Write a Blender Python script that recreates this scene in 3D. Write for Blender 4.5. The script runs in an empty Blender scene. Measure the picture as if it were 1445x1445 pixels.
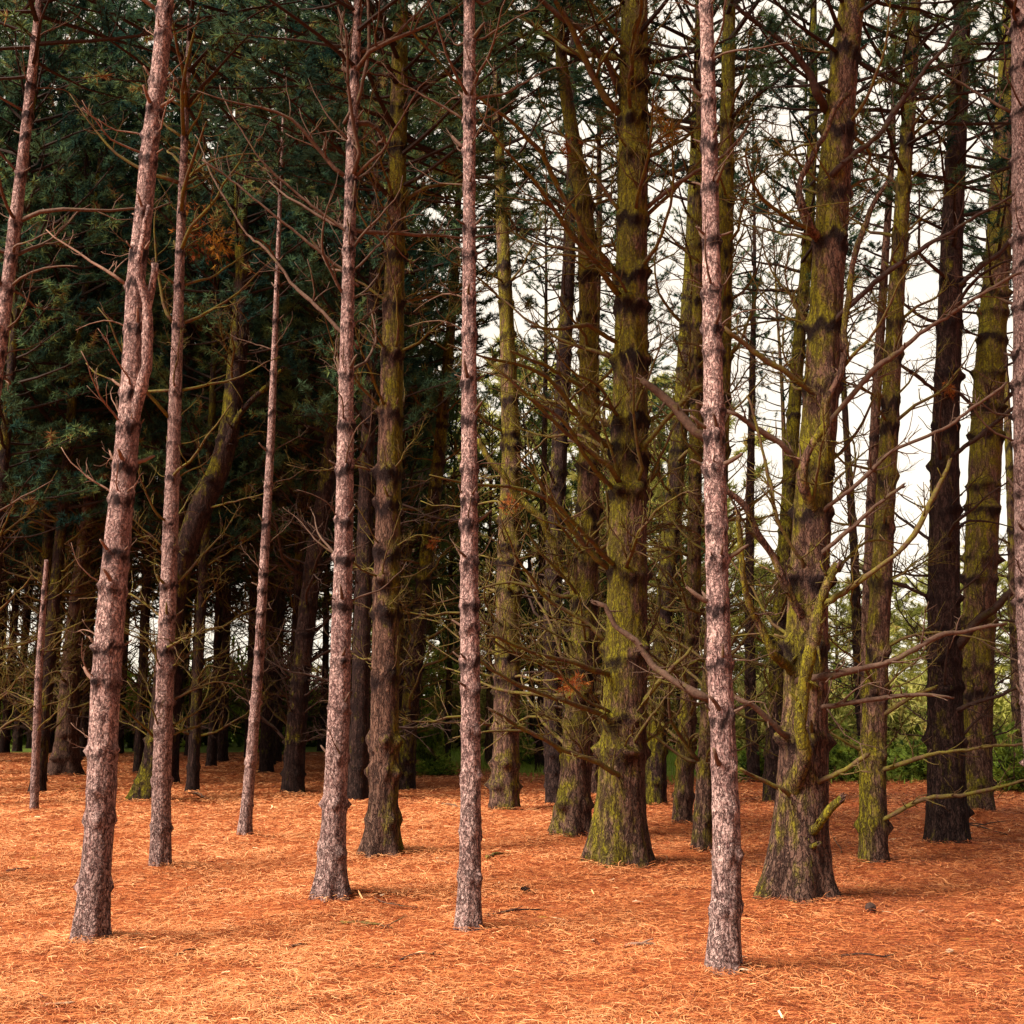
import bpy, math, random
import numpy as np
from mathutils import Vector, Matrix

SEED = 11
rng = np.random.default_rng(SEED)
random.seed(SEED)
scene = bpy.context.scene
COL = scene.collection
PI = math.pi

# ------------------------------------------------------------------ camera geometry
F = 1585.0                 # focal length in photo pixels
PITCH = math.radians(10.0)
EYE = 1.6
cp, sp = math.cos(PITCH), math.sin(PITCH)

def ray(x, y):
    u = (x - 722.5) / F
    v = (722.5 - y) / F
    return np.array([u, cp - v * sp, sp + v * cp])

def at(x, y, Y):
    """the point at distance Y (metres in front of the camera) on that sight line"""
    d = ray(x, y)
    t = Y / d[1]
    return np.array([d[0] * t, Y, EYE + d[2] * t]), t

def ground_at(x, y, z0=0.0):
    d = ray(x, y)
    t = (z0 - EYE) / d[2]
    return d * t + np.array([0, 0, EYE])

# ------------------------------------------------------------------ noise
def _hash(ix, iy, iz):
    h = (ix * 374761393 + iy * 668265263 + iz * 1274126177) & 0xFFFFFFFF
    h = ((h ^ (h >> 13)) * 1103515245) & 0xFFFFFFFF
    h = (h ^ (h >> 16)) & 0xFFFFFFFF
    return h.astype(np.float64) / 4294967295.0

def vnoise(p):
    p = np.asarray(p, float)
    i = np.floor(p).astype(np.int64)
    f = p - i
    f = f * f * (3 - 2 * f)
    r = 0
    for dx in (0, 1):
        wx = f[:, 0] if dx else 1 - f[:, 0]
        for dy in (0, 1):
            wy = f[:, 1] if dy else 1 - f[:, 1]
            for dz in (0, 1):
                wz = f[:, 2] if dz else 1 - f[:, 2]
                r = r + wx * wy * wz * _hash(i[:, 0] + dx, i[:, 1] + dy, i[:, 2] + dz)
    return r

def sstep(a, b, x):
    t = np.clip((x - a) / (b - a), 0, 1)
    return t * t * (3 - 2 * t)

# ------------------------------------------------------------------ mesh building
class MB:
    def __init__(s):
        s.v = []; s.q = []; s.t = []; s.n = 0; s.a = {}; s.qm = []; s.tm = []
    def add(s, v, quads=None, tris=None, mat=0, **attrs):
        v = np.asarray(v, float)
        for k, val in attrs.items():
            s.a.setdefault(k, []).append((s.n, np.broadcast_to(np.asarray(val, float), (len(v),))))
        if quads is not None and len(quads):
            s.q.append(np.asarray(quads) + s.n); s.qm.append(np.full(len(quads), mat))
        if tris is not None and len(tris):
            s.t.append(np.asarray(tris) + s.n); s.tm.append(np.full(len(tris), mat))
        s.v.append(v); s.n += len(v)
    def mesh(s, name, mats, smooth=True):
        me = bpy.data.meshes.new(name)
        v = np.concatenate(s.v)
        q = np.concatenate(s.q) if s.q else np.zeros((0, 4), int)
        t = np.concatenate(s.t) if s.t else np.zeros((0, 3), int)
        me.vertices.add(len(v)); me.vertices.foreach_set('co', v.astype(np.float32).ravel())
        nl = len(q) * 4 + len(t) * 3
        me.loops.add(nl)
        me.loops.foreach_set('vertex_index', np.concatenate([q.ravel(), t.ravel()]).astype(np.int32))
        me.polygons.add(len(q) + len(t))
        starts = np.concatenate([np.arange(len(q)) * 4, len(q) * 4 + np.arange(len(t)) * 3]).astype(np.int32)
        me.polygons.foreach_set('loop_start', starts)
        mi = np.concatenate([np.concatenate(s.qm) if s.qm else np.zeros(0), np.concatenate(s.tm) if s.tm else np.zeros(0)])
        for m in mats: me.materials.append(m)
        me.polygons.foreach_set('material_index', mi.astype(np.int32))
        me.polygons.foreach_set('use_smooth', np.full(len(q) + len(t), smooth))
        for k, chunks in s.a.items():
            arr = np.zeros(len(v), np.float32)
            for o, val in chunks: arr[o:o + len(val)] = val
            at_ = me.attributes.new(k, 'FLOAT', 'POINT'); at_.data.foreach_set('value', arr)
        me.update(); me.validate()
        return me

def link(name, me, parent=None):
    o = bpy.data.objects.new(name, me); COL.objects.link(o)
    if parent is not None: o.parent = parent
    return o

def tag(o, label=None, cat=None, group=None, kind=None):
    if label: o['label'] = label
    if cat: o['category'] = cat
    if group: o['group'] = group
    if kind: o['kind'] = kind
    return o

def empty(name, loc):
    o = bpy.data.objects.new(name, None); COL.objects.link(o)
    o.location = loc; o.empty_display_size = 0.2
    return o

def frames(path):
    t = np.gradient(path, axis=0)
    t /= np.linalg.norm(t, axis=1)[:, None] + 1e-9
    m = t.mean(0)
    ref = np.array([0, 1.0, 0]) if abs(m[1]) < 0.75 * np.linalg.norm(m) else np.array([0, 0, 1.0])
    u = np.cross(ref, t); u /= np.linalg.norm(u, axis=1)[:, None] + 1e-9
    w = np.cross(t, u)
    return t, u, w

def tube(mb, path, rad, sides=6, mat=0, cap=True, **attrs):
    path = np.asarray(path, float); rad = np.broadcast_to(np.asarray(rad, float), (len(path),))
    t, u, w = frames(path)
    th = np.arange(sides) / sides * 2 * PI
    ring = u[:, None, :] * np.cos(th)[None, :, None] + w[:, None, :] * np.sin(th)[None, :, None]
    v = (path[:, None, :] + ring * rad[:, None, None]).reshape(-1, 3)
    n = len(path)
    i = np.arange(n - 1)[:, None] * sides; j = np.arange(sides)[None, :]; jn = (j + 1) % sides
    q = np.stack([i + j, i + jn, i + sides + jn, i + sides + j], -1).reshape(-1, 4)
    tr = []
    if cap:
        v = np.concatenate([v, path[-1:], path[:1]])
        for k in range(sides):
            tr.append(((n - 1) * sides + k, (n - 1) * sides + (k + 1) % sides, n * sides))
            tr.append(((k + 1) % sides, k, n * sides + 1))
    mb.add(v, q, tr, mat, **attrs)

# ------------------------------------------------------------------ materials
def new_mat(name):
    m = bpy.data.materials.new(name); m.use_nodes = True
    nt = m.node_tree; nt.nodes.clear()
    return m, nt

class NT:
    def __init__(s, nt): s.nt = nt
    def n(s, kind, **kw):
        x = s.nt.nodes.new(kind)
        for k, v in kw.items(): setattr(x, k, v)
        return x
    def l(s, a, b): s.nt.links.new(a, b)
    def setin(s, node, **kw):
        for k, v in kw.items():
            node.inputs[k.replace('_', ' ')].default_value = v
    def mix(s, fac, a, b, mode='MIX'):
        x = s.n('ShaderNodeMix', data_type='RGBA', blend_type=mode)
        for sock, val in ((x.inputs[0], fac), (x.inputs[6], a), (x.inputs[7], b)):
            if hasattr(val, 'is_linked') or isinstance(val, bpy.types.NodeSocket): s.l(val, sock)
            elif isinstance(val, (int, float)): sock.default_value = val
            else: sock.default_value = (*val, 1)
        return x.outputs[2]
    def math(s, op, a, b=0.0, c=None, clamp=False):
        x = s.n('ShaderNodeMath', operation=op, use_clamp=clamp)
        for k, val in enumerate((a, b, c)):
            if val is None: continue
            if isinstance(val, bpy.types.NodeSocket): s.l(val, x.inputs[k])
            else: x.inputs[k].default_value = val
        return x.outputs[0]
    def ramp(s, fac, stops, interp='LINEAR'):
        x = s.n('ShaderNodeValToRGB'); x.color_ramp.interpolation = interp
        e = x.color_ramp.elements
        while len(e) < len(stops): e.new(0.5)
        for el, (p, c) in zip(e, stops):
            el.position = p
            el.color = (*c, 1) if hasattr(c, '__len__') else (c, c, c, 1)
        s.l(fac, x.inputs[0]); return x.outputs[0]
    def noise(s, vec, scale, detail=4, rough=0.55, dist=0.0):
        x = s.n('ShaderNodeTexNoise'); x.inputs['Scale'].default_value = scale
        x.inputs['Detail'].default_value = detail; x.inputs['Roughness'].default_value = rough
        x.inputs['Distortion'].default_value = dist
        s.l(vec, x.inputs['Vector']); return x.outputs[0]
    def attr(s, name):
        x = s.n('ShaderNodeAttribute', attribute_name=name); return x.outputs['Fac']
    def pos(s): return s.n('ShaderNodeNewGeometry').outputs['Position']
    def vscale(s, vec, sc):
        x = s.n('ShaderNodeVectorMath', operation='MULTIPLY'); s.l(vec, x.inputs[0]); x.inputs[1].default_value = sc
        return x.outputs[0]
    def vadd(s, a, b):
        x = s.n('ShaderNodeVectorMath', operation='ADD'); s.l(a, x.inputs[0]); s.l(b, x.inputs[1]); return x.outputs[0]

def bark_material(name, plate_a, plate_b, crack, moss_a=(0.075, 0.068, 0.006), moss_b=(0.33, 0.28, 0.012),
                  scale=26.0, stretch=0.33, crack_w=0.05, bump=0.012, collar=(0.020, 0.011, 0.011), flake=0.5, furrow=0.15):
    m, nt = new_mat(name); T = NT(nt)
    out = T.n('ShaderNodeOutputMaterial'); bs = T.n('ShaderNodeBsdfPrincipled')
    T.l(bs.outputs[0], out.inputs[0])
    bs.inputs['Roughness'].default_value = 0.9
    bs.inputs['Specular IOR Level'].default_value = 0.12
    P = T.pos()
    warp = T.n('ShaderNodeTexNoise'); warp.inputs['Scale'].default_value = 12; warp.inputs['Detail'].default_value = 4
    T.l(P, warp.inputs['Vector'])
    wv = T.vscale(warp.outputs['Color'], (0.05, 0.05, 0.10))
    WP = T.vadd(P, wv)
    fine = T.noise(T.vscale(P, (1, 1, 0.55)), 90, 5, 0.7)
    mid = T.noise(T.vscale(P, (1, 1, 0.4)), 20, 5, 0.65)
    big = T.noise(P, 2.6, 4, 0.6)
    # long furrows: the zero lines of a noise drawn out along the stem
    def ridge(sc, st, wd):
        nz = T.noise(T.vscale(WP, (1, 1, st)), sc, 3, 0.6)
        ab = T.math('ABSOLUTE', T.math('SUBTRACT', nz, 0.5))
        return T.ramp(T.math('ADD', ab, T.math('MULTIPLY', T.math('SUBTRACT', fine, 0.5), wd * 0.9)), [(0.0, 1.0), (wd, 0.0)])
    f1 = ridge(scale, furrow, crack_w); f2 = ridge(scale * 1.7, furrow * 2.2, crack_w * 0.8)
    # flaking scales
    vo = T.n('ShaderNodeTexVoronoi', feature='F1'); vo.inputs['Scale'].default_value = scale * 2.6; vo.inputs['Randomness'].default_value = 1
    T.l(T.vscale(WP, (1, 1, stretch)), vo.inputs['Vector'])
    cell = T.n('ShaderNodeSeparateColor'); T.l(vo.outputs['Color'], cell.inputs[0])
    vary = T.math('ADD', T.math('MULTIPLY', cell.outputs[0], flake), T.math('MULTIPLY', mid, 1 - flake * 0.5))
    vary = T.math('ADD', vary, T.math('MULTIPLY', T.math('SUBTRACT', fine, 0.5), 1.5))
    base = T.mix(T.ramp(vary, [(0.25, 0.0), (0.9, 1.0)]), plate_b, plate_a)
    base = T.mix(T.ramp(big, [(0.4, 0.0), (0.68, 0.55)]), base, plate_b)
    # furrows grow stronger towards the old bark of the foot
    sx = T.n('ShaderNodeSeparateXYZ'); T.l(P, sx.inputs[0])
    old = T.n('ShaderNodeMapRange'); T.l(sx.outputs[2], old.inputs['Value'])
    for k, v in (('From Min', 0.2), ('From Max', 3.0), ('To Min', 1.0), ('To Max', 0.8)): old.inputs[k].default_value = v
    foot = T.n('ShaderNodeMapRange', interpolation_type='SMOOTHSTEP'); T.l(T.math('ADD', sx.outputs[2], T.math('MULTIPLY', big, 1.2)), foot.inputs['Value'])
    for k, v in (('From Min', 0.5), ('From Max', 2.6), ('To Min', 0.55), ('To Max', 0.0)): foot.inputs[k].default_value = v
    base = T.mix(foot.outputs[0], base, T.mix(T.ramp(vary, [(0.25, 0.0), (0.9, 1.0)]), tuple(c * 0.55 for c in plate_b), tuple(0.62 * (0.75 * c + 0.25 * sum(plate_a) / 3) for c in plate_a)))
    crk = T.math('MULTIPLY', T.math('MAXIMUM', f1, T.math('MULTIPLY', f2, 0.8)), old.outputs[0])
    base = T.mix(T.math('MULTIPLY', crk, 0.92), base, crack)
    # moss
    mo = T.attr('moss')
    mn = T.math('ADD', T.math('MULTIPLY', T.noise(T.vscale(P, (1, 1, 0.45)), 9, 6, 0.7), 0.6), T.math('MULTIPLY', T.noise(T.vscale(P, (1, 1, 0.6)), 2.3, 2, 0.5), 0.4))
    mm = T.math('ADD', mo, T.math('MULTIPLY', T.math('SUBTRACT', mn, 0.505), 3.2))
    mmask = T.ramp(mm, [(0.36, 0.0), (0.72, 0.92)])
    mcol = T.mix(T.ramp(T.noise(P, 38, 5, 0.7), [(0.3, 0.0), (0.75, 1.0)]), moss_a, moss_b)
    mmask2 = T.math('MULTIPLY', mmask, T.math('SUBTRACT', 1.0, T.math('MULTIPLY', crk, 0.8)))
    base = T.mix(mmask2, base, mcol)
    # whorl collars: dark bark and lichen, plus shade painted in under the bulge
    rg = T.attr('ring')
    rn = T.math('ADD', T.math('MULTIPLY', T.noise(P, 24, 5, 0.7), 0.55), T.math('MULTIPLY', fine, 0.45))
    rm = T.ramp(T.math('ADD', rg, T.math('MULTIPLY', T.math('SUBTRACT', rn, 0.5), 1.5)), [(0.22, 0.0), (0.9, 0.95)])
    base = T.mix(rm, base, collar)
    T.l(base, bs.inputs['Base Color'])
    h = T.math('MULTIPLY', T.math('SUBTRACT', 1.0, crk), 1.0)
    h = T.math('ADD', h, T.math('MULTIPLY', fine, 0.7))
    h = T.math('ADD', h, T.math('MULTIPLY', mid, 0.6))
    h = T.math('ADD', h, T.math('MULTIPLY', cell.outputs[0], 0.35))
    bp = T.n('ShaderNodeBump'); bp.inputs['Distance'].default_value = bump; bp.inputs['Strength'].default_value = 1.0
    T.l(h, bp.inputs['Height']); T.l(bp.outputs[0], bs.inputs['Normal'])
    return m

M_PINK = bark_material('bark_pink_grey', (0.64, 0.42, 0.365), (0.20, 0.10, 0.09), (0.028, 0.010, 0.011), scale=28, stretch=0.6, crack_w=0.045, bump=0.017, furrow=0.34, flake=0.75)
M_BROWN = bark_material('bark_furrowed_brown', (0.28, 0.155, 0.105), (0.095, 0.044, 0.032), (0.013, 0.006, 0.006), scale=15, stretch=0.25, crack_w=0.05, bump=0.024, furrow=0.14, flake=0.35)
M_DARK = bark_material('bark_dark', (0.10, 0.054, 0.042), (0.030, 0.015, 0.013), (0.008, 0.004, 0.004), scale=14, stretch=0.25, crack_w=0.055, bump=0.026, furrow=0.14, flake=0.35)


def branch_material(name, wood, moss, moss_amt):
    m, nt = new_mat(name); T = NT(nt)
    out = T.n('ShaderNodeOutputMaterial'); bs = T.n('ShaderNodeBsdfPrincipled')
    T.l(bs.outputs[0], out.inputs[0]); bs.inputs['Roughness'].default_value = 0.9
    bs.inputs['Specular IOR Level'].default_value = 0.15
    P = T.pos()
    n1 = T.noise(P, 28, 4, 0.6)
    base = T.mix(T.ramp(n1, [(0.3, 0.0), (0.7, 1.0)]), tuple(c * 0.45 for c in wood), wood)
    n2 = T.noise(P, 9, 4, 0.6)
    mk = T.ramp(T.math('ADD', n2, moss_amt - 0.5), [(0.42, 0.0), (0.62, 0.95)])
    n3 = T.noise(P, 60, 3, 0.6)
    mc = T.mix(T.ramp(n3, [(0.3, 0.0), (0.7, 1.0)]), tuple(c * 0.45 for c in moss), moss)
    base = T.mix(mk, base, mc)
    T.l(base, bs.inputs['Base Color'])
    bp = T.n('ShaderNodeBump'); bp.inputs['Distance'].default_value = 0.006; bp.inputs['Strength'].default_value = 0.8
    T.l(n3, bp.inputs['Height']); T.l(bp.outputs[0], bs.inputs['Normal'])
    return m

B_MOSS = branch_material('branch_mossy', (0.13, 0.072, 0.040), (0.17, 0.14, 0.022), 0.52)
B_DEAD = branch_material('branch_dead', (0.14, 0.08, 0.055), (0.14, 0.11, 0.028), 0.36)
B_PINK = branch_material('branch_pinkish', (0.26, 0.145, 0.10), (0.14, 0.11, 0.03), 0.30)
B_DARK = branch_material('branch_dark', (0.065, 0.036, 0.028), (0.08, 0.066, 0.017), 0.38)
B_LIVE = branch_material('limb_live', (0.040, 0.024, 0.018), (0.05, 0.042, 0.012), 0.25)

def needle_material(name, stops, transl=0.3, hue_attr='tint'):
    m, nt = new_mat(name); T = NT(nt)
    out = T.n('ShaderNodeOutputMaterial')
    d = T.n('ShaderNodeBsdfDiffuse'); tr = T.n('ShaderNodeBsdfTranslucent'); mx = T.n('ShaderNodeMixShader')
    mx.inputs[0].default_value = transl
    c = T.ramp(T.attr(hue_attr), stops)
    big = T.noise(T.pos(), 0.6, 3, 0.6)
    c2 = T.mix(T.ramp(big, [(0.46, 0.0), (0.66, 0.9)]), c, T.mix(0.45, c, (0.14, 0.18, 0.055)))
    T.l(c2, d.inputs[0]); T.l(c2, tr.inputs[0])
    T.l(d.outputs[0], mx.inputs[1]); T.l(tr.outputs[0], mx.inputs[2]); T.l(mx.outputs[0], out.inputs[0])
    return m

N_DARK = needle_material('needles_dark_teal', [(0.0, (0.011, 0.032, 0.028)), (0.40, (0.027, 0.066, 0.050)), (0.70, (0.080, 0.145, 0.066)), (0.93, (0.26, 0.33, 0.10)), (1.0, (0.26, 0.11, 0.05))], 0.42)
N_LIGHT = needle_material('needles_light_green', [(0.0, (0.17, 0.19, 0.05)), (0.5, (0.40, 0.38, 0.09)), (0.9, (0.58, 0.51, 0.17)), (1.0, (0.45, 0.30, 0.10))], 0.45)
N_BUSH = needle_material('leaves_bush', [(0.0, (0.02, 0.05, 0.018)), (0.5, (0.20, 0.29, 0.04)), (1.0, (0.40, 0.48, 0.07))], 0.45)
N_MID = needle_material('needles_mid_green', [(0.0, (0.025, 0.06, 0.028)), (0.5, (0.075, 0.13, 0.045)), (0.9, (0.17, 0.23, 0.06)), (1.0, (0.28, 0.14, 0.05))], 0.38)
N_GRASS = needle_material('grass_blades', [(0.0, (0.13, 0.20, 0.03)), (0.5, (0.22, 0.33, 0.045)), (1.0, (0.34, 0.42, 0.08))], 0.4)
N_RUST = needle_material('needles_rust', [(0.0, (0.24, 0.06, 0.025)), (0.6, (0.42, 0.12, 0.04)), (1.0, (0.55, 0.24, 0.05))], 0.35)
N_GOLD = needle_material('needles_gold', [(0.0, (0.45, 0.20, 0.03)), (1.0, (0.65, 0.33, 0.06))], 0.35)

# ------------------------------------------------------------------ ground
TREE_SPOTS = []      # filled with (x, y, size) before the ground is meshed

def grass_line(x):
    return 44.0 - 15.5 * sstep(-7.0, 2.5, x)

def gheight(x, y):
    x = np.asarray(x, float); y = np.asarray(y, float)
    sh = x.shape; xf = x.ravel(); yf = y.ravel()
    p = np.stack([xf * 0.35, yf * 0.35, 0 * xf + 3.3], 1)
    z = (vnoise(p) - 0.5) * 0.16
    p2 = np.stack([xf * 1.6, yf * 1.6, 0 * xf + 9.1], 1)
    z += (vnoise(p2) - 0.5) * 0.03
    p3 = np.stack([xf * 5.5, yf * 5.5, 0 * xf + 1.7], 1)
    z += (vnoise(p3) - 0.5) * 0.016
    for (tx, ty, s) in TREE_SPOTS:
        d2 = (xf - tx) ** 2 + (yf - ty) ** 2
        z += 0.06 * np.exp(-d2 / (s * s)) + 0.03 * np.exp(-d2 / (s * s * 0.25))
    return z.reshape(sh)

def ground_material():
    m, nt = new_mat('needle_covered_ground'); T = NT(nt)
    out = T.n('ShaderNodeOutputMaterial'); bs = T.n('ShaderNodeBsdfPrincipled')
    T.l(bs.outputs[0], out.inputs[0]); bs.inputs['Roughness'].default_value = 0.95
    bs.inputs['Specular IOR Level'].default_value = 0.1
    P = T.pos()
    streak = None
    for k, (a, sc) in enumerate(((0.3, 24), (1.25, 22), (2.2, 26), (2.85, 23))):
        mp = T.n('ShaderNodeMapping'); mp.inputs['Rotation'].default_value = (0, 0, a)
        mp.inputs['Scale'].default_value = (0.22, 1.6, 1); mp.inputs['Location'].default_value = (k * 3.1, k, 0)
        T.l(P, mp.inputs[0])
        nz = T.noise(mp.outputs[0], sc, 3, 0.6, 0.5)
        streak = nz if streak is None else T.math('MAXIMUM', streak, nz)
    fine = T.noise(P, 60, 5, 0.7)
    patch = T.noise(P, 0.8, 4, 0.6)
    patch2 = T.noise(P, 4.5, 4, 0.6)
    f = T.math('ADD', T.math('MULTIPLY', streak, 0.9), T.math('MULTIPLY', T.math('SUBTRACT', fine, 0.5), 0.6))
    c = T.ramp(f, [(0.40, (0.07, 0.014, 0.006)), (0.51, (0.30, 0.066, 0.019)), (0.61, (0.60, 0.20, 0.062)), (0.75, (0.78, 0.38, 0.165))])
    c = T.mix(T.ramp(patch, [(0.45, 0.0), (0.75, 0.4)]), c, T.mix(0.5, c, (0.30, 0.055, 0.02)))
    c = T.mix(T.ramp(patch2, [(0.66, 0.0), (0.78, 0.4)]), c, (0.16, 0.04, 0.016))
    # grass begins beyond the edge of the wood
    sx = T.n('ShaderNodeSeparateXYZ'); T.l(P, sx.inputs[0])
    edge = T.n('ShaderNodeMapRange', interpolation_type='SMOOTHSTEP')
    for k, v in (('From Min', -7.0), ('From Max', 2.5), ('To Min', 44.0), ('To Max', 28.5)): edge.inputs[k].default_value = v
    T.l(sx.outputs[0], edge.inputs['Value'])
    dist = T.math('SUBTRACT', sx.outputs[1], edge.outputs[0])
    dist = T.math('ADD', dist, T.math('MULTIPLY', T.math('SUBTRACT', T.noise(P, 0.5, 4, 0.6), 0.5), 7.0))
    gm = T.n('ShaderNodeMapRange'); gm.inputs['From Min'].default_value = -1; gm.inputs['From Max'].default_value = 1.2
    T.l(dist, gm.inputs['Value'])
    gcol = T.mix(T.noise(P, 3, 4, 0.6), (0.13, 0.20, 0.032), (0.28, 0.33, 0.065))
    c = T.mix(gm.outputs[0], c, gcol)
    # small moss patches
    mp = T.math('MULTIPLY', T.ramp(T.noise(P, 1.7, 3, 0.5), [(0.69, 0.0), (0.73, 1.0)]), T.ramp(T.noise(P, 22, 3, 0.6), [(0.45, 0.0), (0.6, 0.9)]))
    c = T.mix(mp, c, (0.33, 0.27, 0.035))
    T.l(c, bs.inputs['Base Color'])
    bp = T.n('ShaderNodeBump'); bp.inputs['Distance'].default_value = 0.03; bp.inputs['Strength'].default_value = 0.8
    T.l(T.math('ADD', f, T.math('MULTIPLY', patch2, 0.5)), bp.inputs['Height']); T.l(bp.outputs[0], bs.inputs['Normal'])
    return m

def build_ground():
    xs = np.concatenate([[-500, -250, -120, -70, -45, -32], np.arange(-24, -12, 0.5), np.arange(-12, 12, 0.1), np.arange(12, 24, 0.5), [24, 32, 45, 70, 120, 250, 500]])
    ys = np.concatenate([[-120, -60, -25, -12], np.arange(-6, 4, 0.5), np.arange(4, 18, 0.08), np.arange(18, 40, 0.35), [42, 46, 52, 60, 75, 100, 150, 250, 500, 900]])
    X, Y = np.meshgrid(xs, ys)
    Z = gheight(X, Y)
    fade = 1 - sstep(40, 100, np.maximum(np.abs(X), Y))
    Z = Z * fade
    v = np.stack([X, Y, Z], -1).reshape(-1, 3)
    nx = len(xs); ny = len(ys)
    i = np.arange(ny - 1)[:, None] * nx; j = np.arange(nx - 1)[None, :]
    q = np.stack([i + j, i + j + 1, i + nx + j + 1, i + nx + j], -1).reshape(-1, 4)
    mb = MB(); mb.add(v, q)
    o = link('ground', mb.mesh('ground', [ground_material()]))
    tag(o, 'rust orange forest floor covered with fallen pine needles', 'ground', kind='structure')

# ------------------------------------------------------------------ branch library (a unit branch runs along +X)
def wobble_path(r, n, d0, length, wob, bend):
    """a path of n points starting at the origin in direction d0"""
    d = np.array(d0, float); d /= np.linalg.norm(d)
    p = [np.zeros(3)]
    for k in range(n - 1):
        d = d + r.normal(0, wob, 3) + np.array([0, 0, bend / n])
        d /= np.linalg.norm(d)
        p.append(p[-1] + d * length / (n - 1))
    return np.array(p)

def add_twigs(mb, r, path, rad, count, lmin, lmax, lo=0.2, sub=2, mat=0, sides=4):
    n = len(path)
    for _ in range(count):
        s = r.uniform(lo, 0.98); f = s * (n - 1); i = min(int(f), n - 2); fr = f - i
        p = path[i] * (1 - fr) + path[i + 1] * fr
        t = path[i + 1] - path[i]; t /= np.linalg.norm(t)
        side = r.normal(0, 1, 3); side -= t * side.dot(t); side /= np.linalg.norm(side)
        side[2] += 0.25
        a = r.uniform(0.5, 1.15)
        d = t * math.cos(a) + side * math.sin(a)
        L = r.uniform(lmin, lmax) * (1.1 - 0.6 * s)
        tp = wobble_path(r, 5, d, L, 0.22, 0.25) + p
        r0 = max(0.0026, (rad[i] * (1 - fr) + rad[i + 1] * fr) * 0.5)
        tube(mb, tp, np.linspace(r0, r0 * 0.4, 5), sides, mat)
        for _k in range(sub):
            if r.random() < 0.75:
                q = tp[r.integers(1, 4)]
                dd = d + r.normal(0, 0.65, 3)
                sp_ = wobble_path(r, 4, dd, L * r.uniform(0.25, 0.6), 0.15, 0.2) + q
                tube(mb, sp_, np.linspace(r0 * 0.6, r0 * 0.3, 4), 3, mat)

BR = {}
def build_branch_library():
    r = np.random.default_rng(5)
    mats = {'moss': B_MOSS, 'dead': B_DEAD, 'pink': B_PINK, 'dark': B_DARK}
    for style in ('stub', 'short', 'long', 'twiggy'):
        for k in range(7):
            mb = MB()
            if style == 'stub':
                p = wobble_path(r, 5, (1, 0, r.uniform(-0.2, 0.3)), 1.0, 0.10, 0.15)
                rad = np.linspace(0.11, 0.06, 5); rad[-1] *= 0.75
                tube(mb, p, rad, 6)
                if k % 2: add_twigs(mb, r, p, rad * 0.6, 2, 0.3, 0.6, 0.4, 0)
            elif style == 'short':
                p = wobble_path(r, 8, (1, 0, 0.05), 1.0, 0.17, r.uniform(-0.2, 0.5))
                rad = np.linspace(0.016, 0.005, 8); tube(mb, p, rad, 5)
                add_twigs(mb, r, p, rad, int(r.integers(3, 7)), 0.15, 0.45, 0.15, 1)
            elif style == 'long':
                p = wobble_path(r, 12, (1, 0, -0.05), 1.0, 0.15, r.uniform(-0.15, 0.75))
                rad = np.linspace(0.0145, 0.0026, 12); tube(mb, p, rad, 6)
                add_twigs(mb, r, p, rad, int(r.integers(8, 14)), 0.1, 0.36, 0.12, 2)
            else:
                p = wobble_path(r, 10, (1, 0, 0.0), 1.0, 0.17, r.uniform(-0.3, 0.6))
                rad = np.linspace(0.0145, 0.0026, 10); tube(mb, p, rad, 6)
                add_twigs(mb, r, p, rad, int(r.integers(16, 24)), 0.14, 0.45, 0.10, 3)
            for mk, m in mats.items():
                BR.setdefault((style, mk), []).append(mb.mesh('branch_' + style, [m]))
build_branch_library()

# ------------------------------------------------------------------ needles and crowns
def tufts(mb, r, centres, dirs, tint, n=14, ln=0.15, wd=0.014, mat=1):
    """needle bunches: thin triangles fanning out of each point"""
    m = len(centres)
    c = np.repeat(centres, n, 0); d = np.repeat(dirs, n, 0); ti = np.repeat(tint, n)
    v = d * r.uniform(0.2, 1.0, (m * n, 1)) + r.normal(0, 0.62, (m * n, 3))
    v /= np.linalg.norm(v, axis=1)[:, None]
    L = ln * r.uniform(0.65, 1.2, (m * n, 1))
    side = np.cross(v, r.normal(0, 1, (m * n, 3))); side /= np.linalg.norm(side, axis=1)[:, None]
    st = c + d * r.uniform(-0.5, 0.3, (m * n, 1)) * ln * 0.6
    W = wd * r.uniform(0.7, 1.3, (m * n, 1))
    p0 = st - side * W * 0.5; p1 = st + side * W * 0.5
    p2 = st + v * L + np.array([0, 0, -0.02]) * 0.5
    vv = np.stack([p0, p1, p2], 1).reshape(-1, 3)
    tr = np.arange(m * n * 3).reshape(-1, 3)
    mb.add(vv, None, tr, mat, tint=np.repeat(np.clip(ti + r.normal(0, 0.07, m * n), 0, 1), 3))

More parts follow.
